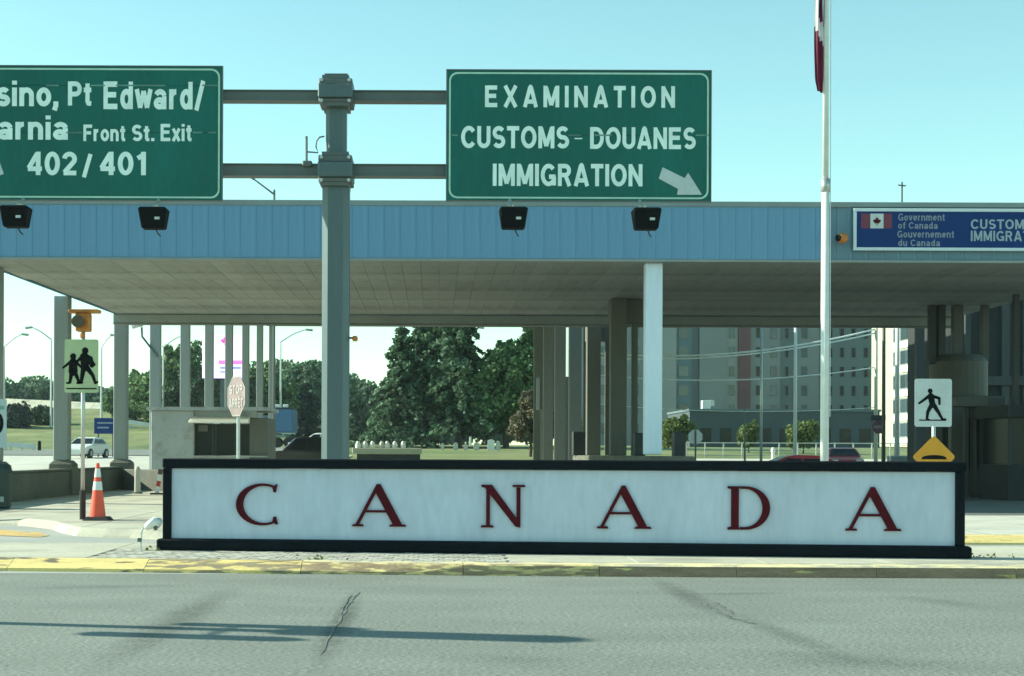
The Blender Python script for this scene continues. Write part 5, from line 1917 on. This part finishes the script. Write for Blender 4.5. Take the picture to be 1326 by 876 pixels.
# ------------------------------------------------------------------ cars
def car(name, label, base, rz, paint, L=4.5, W=1.8, H=1.45, suv=False, group=None):
    t = thing(name, label, 'car', base, group)
    fs_ = 0
    h = H

    def add(nm, mb, m_, par=t, sm=False):
        mb.v = [tuple(Vector(p) + base) for p in mb.v]
        return mb.build(nm, m_, par, smooth=sm)
    if suv:
        low = [(-L / 2, .30), (-L / 2 + .05, .75), (-L / 2 + .12, 1.05), (-.9, 1.12), (L / 2 - .1, 1.08), (L / 2, .8), (L / 2, .32)]
        roof = [(-1.0, 1.10), (-.25, h - .08), (.1, h), (L / 2 - .6, h), (L / 2 - .35, h - .08), (L / 2 - .12, 1.08)]
    else:
        low = [(-L / 2, .28), (-L / 2 + .03, .62), (-L / 2 + .2, .78), (-.95, .92), (L / 2 - .75, .96), (L / 2 - .05, .88), (L / 2, .55), (L / 2, .30)]
        roof = [(-1.0, .91), (-.2, h - .06), (.15, h), (1.0, h - .02), (1.25, h - .09), (L / 2 - .45, .95)]

    def loft(poly, ws):
        mb = MB()
        n = len(poly)
        for sgn in (-1, 1):
            for (x, z), w_ in zip(poly, ws):
                mb.v.append((x, sgn * w_, z))
        mb.face(list(range(n)))
        mb.face(list(range(n, 2 * n))[::-1])
        for k in range(n):
            j = (k + 1) % n
            mb.face([k, n + k, n + j, j])
        return mb
    o = add('body', loft(low, [W / 2 * (.93 if z < .5 or abs(x) > L / 2 - .1 else 1) for x, z in low]), paint)
    bevel(o, .06, 2)
    tri(o)
    o = add('cabin', loft(roof, [W / 2 * (.96 if z < 1.15 else .74) for x, z in roof]), paint)
    tri(o)
    bevel(o, .05, 2)
    # glass
    zl = 1.0 if not suv else 1.15
    for sgn in (-1, 1):
        mb = MB()
        x0_, x1_ = roof[0][0] + .35, roof[-1][0] - .30
        for xa_, xb_ in ((x0_, .3), (.38, x1_)):
            b_ = len(mb.v)
            zt_ = h - .12
            k0 = .45 if xa_ == x0_ else 0
            k1 = .35 if xb_ == x1_ else 0
            for (x, z, w_) in ((xa_, zl, .965), (xb_, zl, .965), (xb_ - k1, zt_, .79), (xa_ + k0, zt_, .79)):
                mb.v.append((x, sgn * (W / 2 * w_ + .012), z))
            mb.face([b_, b_ + 1, b_ + 2, b_ + 3])
            for (x, z, w_) in ((xa_, zl, .965), (xb_, zl, .965), (xb_ - k1, zt_, .79), (xa_ + k0, zt_, .79)):
                mb.v.append((x, sgn * (W / 2 * w_ - .004), z))
            mb.face([b_ + 4, b_ + 7, b_ + 6, b_ + 5])
            for k in range(4):
                j = (k + 1) % 4
                mb.face([b_ + k, b_ + j, b_ + 4 + j, b_ + 4 + k])
        add('side_window', mb, 'glass_dark')
    for (p, q_, nm) in ((roof[0], roof[1], 'windscreen'), (roof[-1], roof[-2], 'rear_window')):
        mb = MB()
        d_ = Vector((q_[0] - p[0], 0, q_[1] - p[1]))
        nn = Vector((-d_.z, 0, d_.x)).normalized() * (1 if nm == 'windscreen' else -1)
        for t_, w_ in ((.12, .86), (.95, .68)):
            c_ = Vector((p[0], 0, p[1])) + d_ * t_ + nn * .012
            mb.v += [(c_.x, -W / 2 * w_, c_.z), (c_.x, W / 2 * w_, c_.z)]
        mb.face([0, 1, 3, 2])
        add(nm, mb, 'glass_dark')
    for sgn in (-1, 1):
        add('headlight', MB().box(-L / 2 - .02, -L / 2 + .10, sgn * W / 2 * .70 - .16, sgn * W / 2 * .70 + .16, .60, .76), 'headlamp')
        add('tail_light', MB().box(L / 2 - .06, L / 2 + .015, sgn * W / 2 * .74 - .12, sgn * W / 2 * .74 + .12, .66, .84), 'tail_lamp')
    for x in (-L / 2 + .85, L / 2 - .85):
        for sgn in (-1, 1):
            y = sgn * (W / 2 - .08)
            wh = add('tyre', MB().tube([(x, y - .11, .33), (x, y + .11, .33)], .33, 16), 'tyre')
            add('rim', MB().tube([(x, y - .115 if sgn < 0 else y + .111, .33), (x, y - .111 if sgn < 0 else y + .118, .33)], .20, 12), 'rim', wh)
    t.rotation_euler.z = rz
    return t


b = tree_at(1022, 60)
car('parked_car', 'low red sedan side-on just beyond the welcome sign', b, 0, 'car_red', 4.5, 1.8, 1.30, group='parked cars')
b = tree_at(1091, 85)
car('parked_car', 'red car seen end-on right of the flagpole', b, R(82), 'car_red', 4.3, 1.8, 1.42, group='parked cars')
b = tree_at(112, 104)
car('parked_car', 'white car beyond the low wall behind the school sign pole', b, R(80), 'car_white', 4.4, 1.75, 1.42, group='parked cars')
b = tree_at(388, 86)
car('parked_car', 'dark SUV side-on right of the booth', b, R(8), 'car_black', 4.5, 1.9, 1.88, True, group='parked cars')
b = tree_at(412, 120)
car('parked_car', 'white car partly hidden behind the gantry post', b, R(-8), 'car_white', 4.4, 1.8, 1.5, group='parked cars')

# ------------------------------------------------------------------ ramp, rails, screen, lamps, blue things at left
rp = thing('ramp_wall', 'sunlit cream concrete side wall of a raised road on the left ridge', 'wall', tree_at(80, 196))
for i in range(12):
    xa, xb = -30 + i * 17, -30 + (i + 1) * 17
    pts = []
    for px in (xa + .2, xb - .2):
        yt = 516 + (max(px, 0)) * .045
        pts.append((P(px, yt, 196), P(px, yt + 14, 196)))
    (a1, a2), (b1_, b2_) = pts
    MB().frustum([(a2.x, 191, a2.z - .6), (b2_.x, 191, b2_.z - .6), (b2_.x, 197, b2_.z - .6), (a2.x, 197, a2.z - .6)],
                 [(a1.x, 196, a1.z), (b1_.x, 196, b1_.z), (b1_.x, 197, b1_.z), (a1.x, 197, a1.z)]).build('wall_panel', 'barrier', rp)


def guard(label, pts, Y, r_=.16, hpost=.7, grp='guard rails beyond the wall'):
    t = thing('guard_rail', label, 'guard rail', P(*pts[0], Y), grp)
    for (ax, ay), (bx, by) in zip(pts, pts[1:]):
        a_, b_ = P(ax, ay, Y), P(bx, by, Y)
        MB().frustum([(a_.x, Y, a_.z - r_), (b_.x, Y, b_.z - r_), (b_.x, Y + .12, b_.z - r_), (a_.x, Y + .12, a_.z - r_)],
                     [(a_.x, Y, a_.z + r_), (b_.x, Y, b_.z + r_), (b_.x, Y + .12, b_.z + r_), (a_.x, Y + .12, a_.z + r_)]).build('rail', 'rail', t)
        MB().frustum([(a_.x, Y + .02, a_.z - 1.7), (b_.x, Y + .02, b_.z - 1.7), (b_.x, Y + .2, b_.z - 1.7), (a_.x, Y + .2, a_.z - 1.7)],
                     [(a_.x, Y + .02, a_.z - .45), (b_.x, Y + .02, b_.z - .45), (b_.x, Y + .2, b_.z - .45), (a_.x, Y + .2, a_.z - .45)]).build('rail_base', 'concrete_booth', t)
        for f_ in (.1, .5, .9):
            c_ = a_.lerp(b_, f_)
            g_ = min(hgt(c_.x, Y), c_.z - r_ - .3)
            MB().box(c_.x - .06, c_.x + .06, Y + .13, Y + .24, g_, c_.z + r_ * .8).build('post', 'galv', t)


guard('white guard rail low on the grass bank at the left edge', [(-20, 574.5), (10, 576), (46, 578.5)], 140, .22)
guard('guard rail stepping down between the second and third columns', [(165, 546), (196, 551)], 172, .22)
guard('long guard rail sloping down behind the booth', [(225, 545), (290, 551), (375, 560), (418, 566)], 168, .22)
b = tree_at(51, 139)
et = thing('rail_terminal', 'dark round end marker of the guard rail on the grass', 'marker', b)
MB().tube([(b.x, b.y, b.z), (b.x, b.y, P(51, 573, 139).z)], [.16, .16], 8).build('post', 'black', et)
MB().tube([(b.x, b.y - .02, P(51, 573, 139).z), (b.x, b.y - .02, P(51, 571, 139).z)], [.16, .1], 8).build('cap', 'black', et)
# LED billboard
Yv = 150.0
vb = tree_at(290, Yv)
ld = thing('led_billboard', 'bright white LED billboard with a pink maple leaf behind the slim columns', 'billboard', vb)
l, r_ = P(262, 460, Yv).x, P(316, 460, Yv).x
zt_, zb_ = P(290, 434, Yv).z, P(290, 490, Yv).z
MB().box(l, r_, Yv, Yv + .5, zb_, zt_).build('screen', 'screen_white', ld)
MB().box(l - .15, r_ + .3, Yv + .05, Yv + .7, zb_ - .15, zb_ - .003).build('housing', 'cabinet', ld)
MB().box(r_ + .003, r_ + .3, Yv + .05, Yv + .7, zb_, zt_ + .1).build('housing', 'cabinet', ld)
MB().box((l + r_) / 2 - .3, (l + r_) / 2 + .3, Yv + .1, Yv + .5, vb.z, zb_ - .153).build('post', 'steel', ld)
c = P(291, 444, Yv)
tri(leaf_mb((c.x, c.z), .62, Yv - .004, .01).build('maple_leaf', 'screen_pink', ld))
for (a1, a2, b1, b2, mm) in ((283, 314, 467, 472, 'screen_violet'), (285, 312, 475.5, 478, 'screen_blue'), (285, 300, 481, 483, 'screen_blue'), (272, 277, 466, 471, 'screen_violet')):
    pa, pb = P(a1, b2, Yv), P(a2, b1, Yv)
    MB().box(pa.x, pb.x, Yv - .012, Yv - .003, pa.z, pb.z).build('text_band', mm, ld)

# highway lamps
for k, (pxp, pxe, yt, lab) in enumerate(((5, 32, 433, 'far grey street lamp at the left edge, arm to the right'), (66, 38, 424, 'far grey street lamp seen left of the first column, arm to the left'),
                                         (131, 147, 434, 'far grey street lamp right of the school crossing sign'), (211, 241, 434, 'far grey street lamp between the third and fourth columns'),
                                         (363, 400, 427, 'far grey street lamp left of the gantry post'), (609, 622, 424, 'far grey street lamp right of the spruces'))):
    Y = 172.0
    b = tree_at(pxp, Y)
    t = thing('street_lamp', lab, 'street lamp', b, 'street lamps beyond the canopy')
    s_ = 1 if pxe > pxp else -1
    zt = P(pxp, yt + 16, Y).z
    MB().tube([b, (b.x, Y, zt)], [.16, .09], 6).build('pole', 'galv', t)
    e_ = P(pxe, yt, Y)
    m1 = P(pxp + s_ * abs(pxe - pxp) * .45, yt + 6, Y)
    MB().tube([(b.x, Y, zt), m1, P(pxp + s_ * abs(pxe - pxp) * .8, yt + 1, Y), e_], [.08, .07, .06, .05], 6).build('arm', 'galv', t)
    MB().tube([P(pxe - s_ * 4, yt, Y), P(pxe + s_ * 5, yt + 1, Y)], [.14, .16], 6).build('lamp_head', 'galv', t)
# lamp whose head sticks up above the canopy roof
Y = 62.0
b = Vector((P(355, 300, Y).x, Y, hgt(0, Y)))
t = thing('street_lamp', 'thin lamp arm poking above the canopy roof left of the gantry post', 'street lamp', b, 'street lamps beyond the canopy')
MB().tube([b, (b.x, Y, P(355, 246, Y).z)], .05, 6).build('pole', 'steel', t)
MB().tube([P(355, 252, Y), P(327, 231, Y)], [.04, .03], 6).build('arm', 'steel', t)
MB().tube([P(329, 232, Y), P(322, 227, Y)], [.07, .05], 6).build('lamp_head', 'steel', t)

# blue roadside board on two legs
Yz = 108.0
bb = tree_at(136, Yz)
tb = thing('blue_board', 'plain blue roadside board on two posts on the grass bank', 'sign', bb)
pxbox(MB(), 122, 150, 541.5, 562, Yz, .06).build('board', 'blue_sign', tb)
for px in (127, 146):
    c = P(px, 562, Yz)
    MB().box(c.x - .05, c.x + .05, Yz + .061, Yz + .13, bb.z - .2, P(px, 543, Yz).z).build('post', 'steel', tb)
pxbox(MB(), 126, 146, 547, 549, Yz - .008, .006).build('printed_line', 'blue_text', tb)
pxbox(MB(), 126, 141, 553, 555, Yz - .008, .006).build('printed_line', 'blue_text', tb)
# grass bank rails right of the 2nd column
# blue trailer
Yy = 140.0
bt_ = tree_at(366, Yy)
tr_ = thing('truck_trailer', 'blue box trailer with two white roof lamps left of the dark conifer', 'trailer', bt_)
bevel(pxbox(MB(), 352, 379, 530, 560, Yy, 5).build('box_body', 'trailer_blue', tr_), .06)
pxbox(MB(), 340, 352, 538, 566, Yy - .2, 3).build('cab', 'hotel_blue', tr_)
for px in (359, 370):
    bevel(pxbox(MB(), px - 3.5, px + 3.5, 524, 528, Yy + .3, .3).build('roof_lamp', 'headlamp', tr_), .05)
pxbox(MB(), 352, 379, 528.3, 529.8, Yy, 4).build('roof_rail', 'cabinet', tr_)
for px in (356, 374):
    c = P(px, 563, Yy)
    MB().tube([(c.x, Yy + .2, bt_.z + .5), (c.x, Yy + .5, bt_.z + .5)], .5, 12).build('tyre', 'tyre', tr_)
    MB().tube([(c.x, Yy + 2.2, bt_.z + .5), (c.x, Yy + 2.5, bt_.z + .5)], .5, 12).build('tyre', 'tyre', tr_)

# row of white posts on a pale ledge, dark planter below
Yx = 100.0
lg = thing('concrete_ledge', 'low pale concrete ledge right of the gantry post', 'wall', tree_at(500, Yx))
bevel(MB().box(P(456, 585, Yx).x, P(546, 585, Yx).x, Yx, Yx + 1.2, P(500, 588, Yx).z, P(500, 580.5, Yx).z).build('ledge_top', 'concrete_pale', lg), .03)
MB().box(P(462, 585, Yx).x, P(544, 585, Yx).x, Yx + .15, Yx + 1.1, hgt(0, Yx) - .1, P(500, 588.3, Yx).z).build('ledge_base', 'cabinet', lg)
lb_ = ['nearest the gantry post', 'second from the gantry post', 'third from the gantry post', 'fourth, lower and darker', 'fifth from the gantry post', 'sixth from the gantry post', 'last, nearest the spruce trunks']
for k, px in enumerate((463, 472.5, 482, 494, 501, 511, 522)):
    z0_ = P(px, 580.3, Yx).z
    X = P(px, 580, Yx).x
    t = tagt(MB().lathe((X, Yx + .5, z0_), [(.16, 0), (.17, .16), (.12, .36), (.05, .45)], 10).build('white_marker', 'white_paint' if k != 3 else 'stone', None), 'small white rounded marker on the pale ledge, ' + lb_[k], 'marker', 'white markers on the pale ledge')
glabs = ['behind the spruce trunks', 'just right of the right spruce trunk', 'tallest pale one right of the trunks', 'grey one left of the white stone', 'bright white one below the leafy tree', 'right of the white stone']
for k, (px, ww, yt, m_) in enumerate(((573, 4, 574, 'stone'), (590, 6, 573, 'stone'), (603, 5, 575, 'stone'), (617, 7, 573, 'stone'), (636, 9, 569, 'white_paint'), (645, 5, 571, 'stone'))):
    b = tree_at(px, 128)
    X0, X1 = P(px - ww / 2, 580, 128).x, P(px + ww / 2, 580, 128).x
    zt = P(px, yt, 128).z
    h_ = zt - b.z
    o = MB().prism([(X0, b.z - .05), (X1, b.z - .05), (X1, zt - .12), ((X0 + X1) / 2 + .05, zt), ((X0 + X1) / 2 - .05, zt), (X0, zt - .12)], 128, 128.25).build('gravestone', m_, None)
    tagt(o, 'small upright stone on the far lawn, ' + glabs[k], 'gravestone', 'upright stones on the lawn')

# ------------------------------------------------------------------ traffic signal out of frame at left whose shadow lies on the road
tip = G(752, 829)
PH = 5.2
sl_ = PH / math.tan(R(SUN_EL))
base = Vector((tip.x - sl_ * math.cos(R(SUN_AZ)), tip.y + sl_ * math.sin(R(SUN_AZ)), 0))
ts = thing('traffic_signal', 'three-headed traffic signal on a grey pole throwing the long shadow across the road', 'traffic signal', base)
MB().tube([base, base + Vector((0, 0, PH - .9))], [.11, .095], 10).build('pole', 'steel', ts, smooth=True)
sd = Vector((math.sin(R(SUN_AZ)), math.cos(R(SUN_AZ)), 0))    # sideways as seen from the sun


def head(off, z0, z1, w_, nm='signal_head'):
    c = base + sd * off
    rot_ = Matrix.Translation((c.x, c.y, 0)) @ Matrix.Rotation(-R(SUN_AZ) + R(90), 4, 'Z')
    mb = MB().box(-w_ / 2, w_ / 2, -.12, .12, z0 + .06, z1 - .12)
    q = lambda d, z: [(-d, -.1, z), (d, -.1, z), (d, .1, z), (-d, .1, z)]
    mb.frustum(q(w_ / 2, z1 - .119), q(w_ / 6, z1))
    mb.frustum(q(w_ / 4, z0), q(w_ / 2, z0 + .059))
    mb.xform(rot_)
    bevel(mb.build(nm, 'black', ts), .02)


head(0, PH - 1.25, PH, .46)
head(-.50, PH - 2.0, PH - 1.1, .30)
head(.30, PH - 1.75, PH - .95, .24)
MB().tube([base + sd * -.5 + Vector((0, 0, PH - 1.5)), base + sd * .24 + Vector((0, 0, PH - 1.5))], .025, 6).build('bracket', 'steel', ts)
mi = bpy.data.objects.new('traffic_island', None)
COL.objects.link(mi)
mi['kind'] = 'structure'
mi.location = base
bevel(MB().box(base.x - 1.6, base.x + .9, base.y - .6, base.y + .6, .002, .14).build('slab', 'concrete', mi), .05)

# weeds in the paving joints
rgw = random.Random(5)
cw = []
for (wx, wy, n_, sp_) in ((-1.35, 18.5, 22, .07), (6.75, 19.3, 40, .12), (-3.6, 20.1, 16, .06)):
    for _ in range(n_):
        cw.append((Vector((wx + rgw.gauss(0, sp_ * 1.8), wy + rgw.gauss(0, sp_ * .5), KH + abs(rgw.gauss(0, .022)))), None, 1))
quads_mesh('weeds', cw, .022, 'leaf_light', None, seed=9)['kind'] = 'stuff'

# ------------------------------------------------------------------ thin summer haze
hm = bpy.data.materials.new('haze')
hm.use_nodes = True
hn = hm.node_tree
for n_ in list(hn.nodes):
    if n_.type == 'BSDF_PRINCIPLED':
        hn.nodes.remove(n_)
pv_ = hn.nodes.new('ShaderNodeVolumePrincipled')
pv_.inputs['Color'].default_value = (.78, .95, 1.0, 1)
pv_.inputs['Density'].default_value = 0.00017
hn.links.new(pv_.outputs[0], hn.nodes['Material Output'].inputs['Volume'])
M['haze'] = hm
MB().box(-2600, 2600, -500, 2600, -2, 45).build('haze', 'haze', None, kind='stuff')
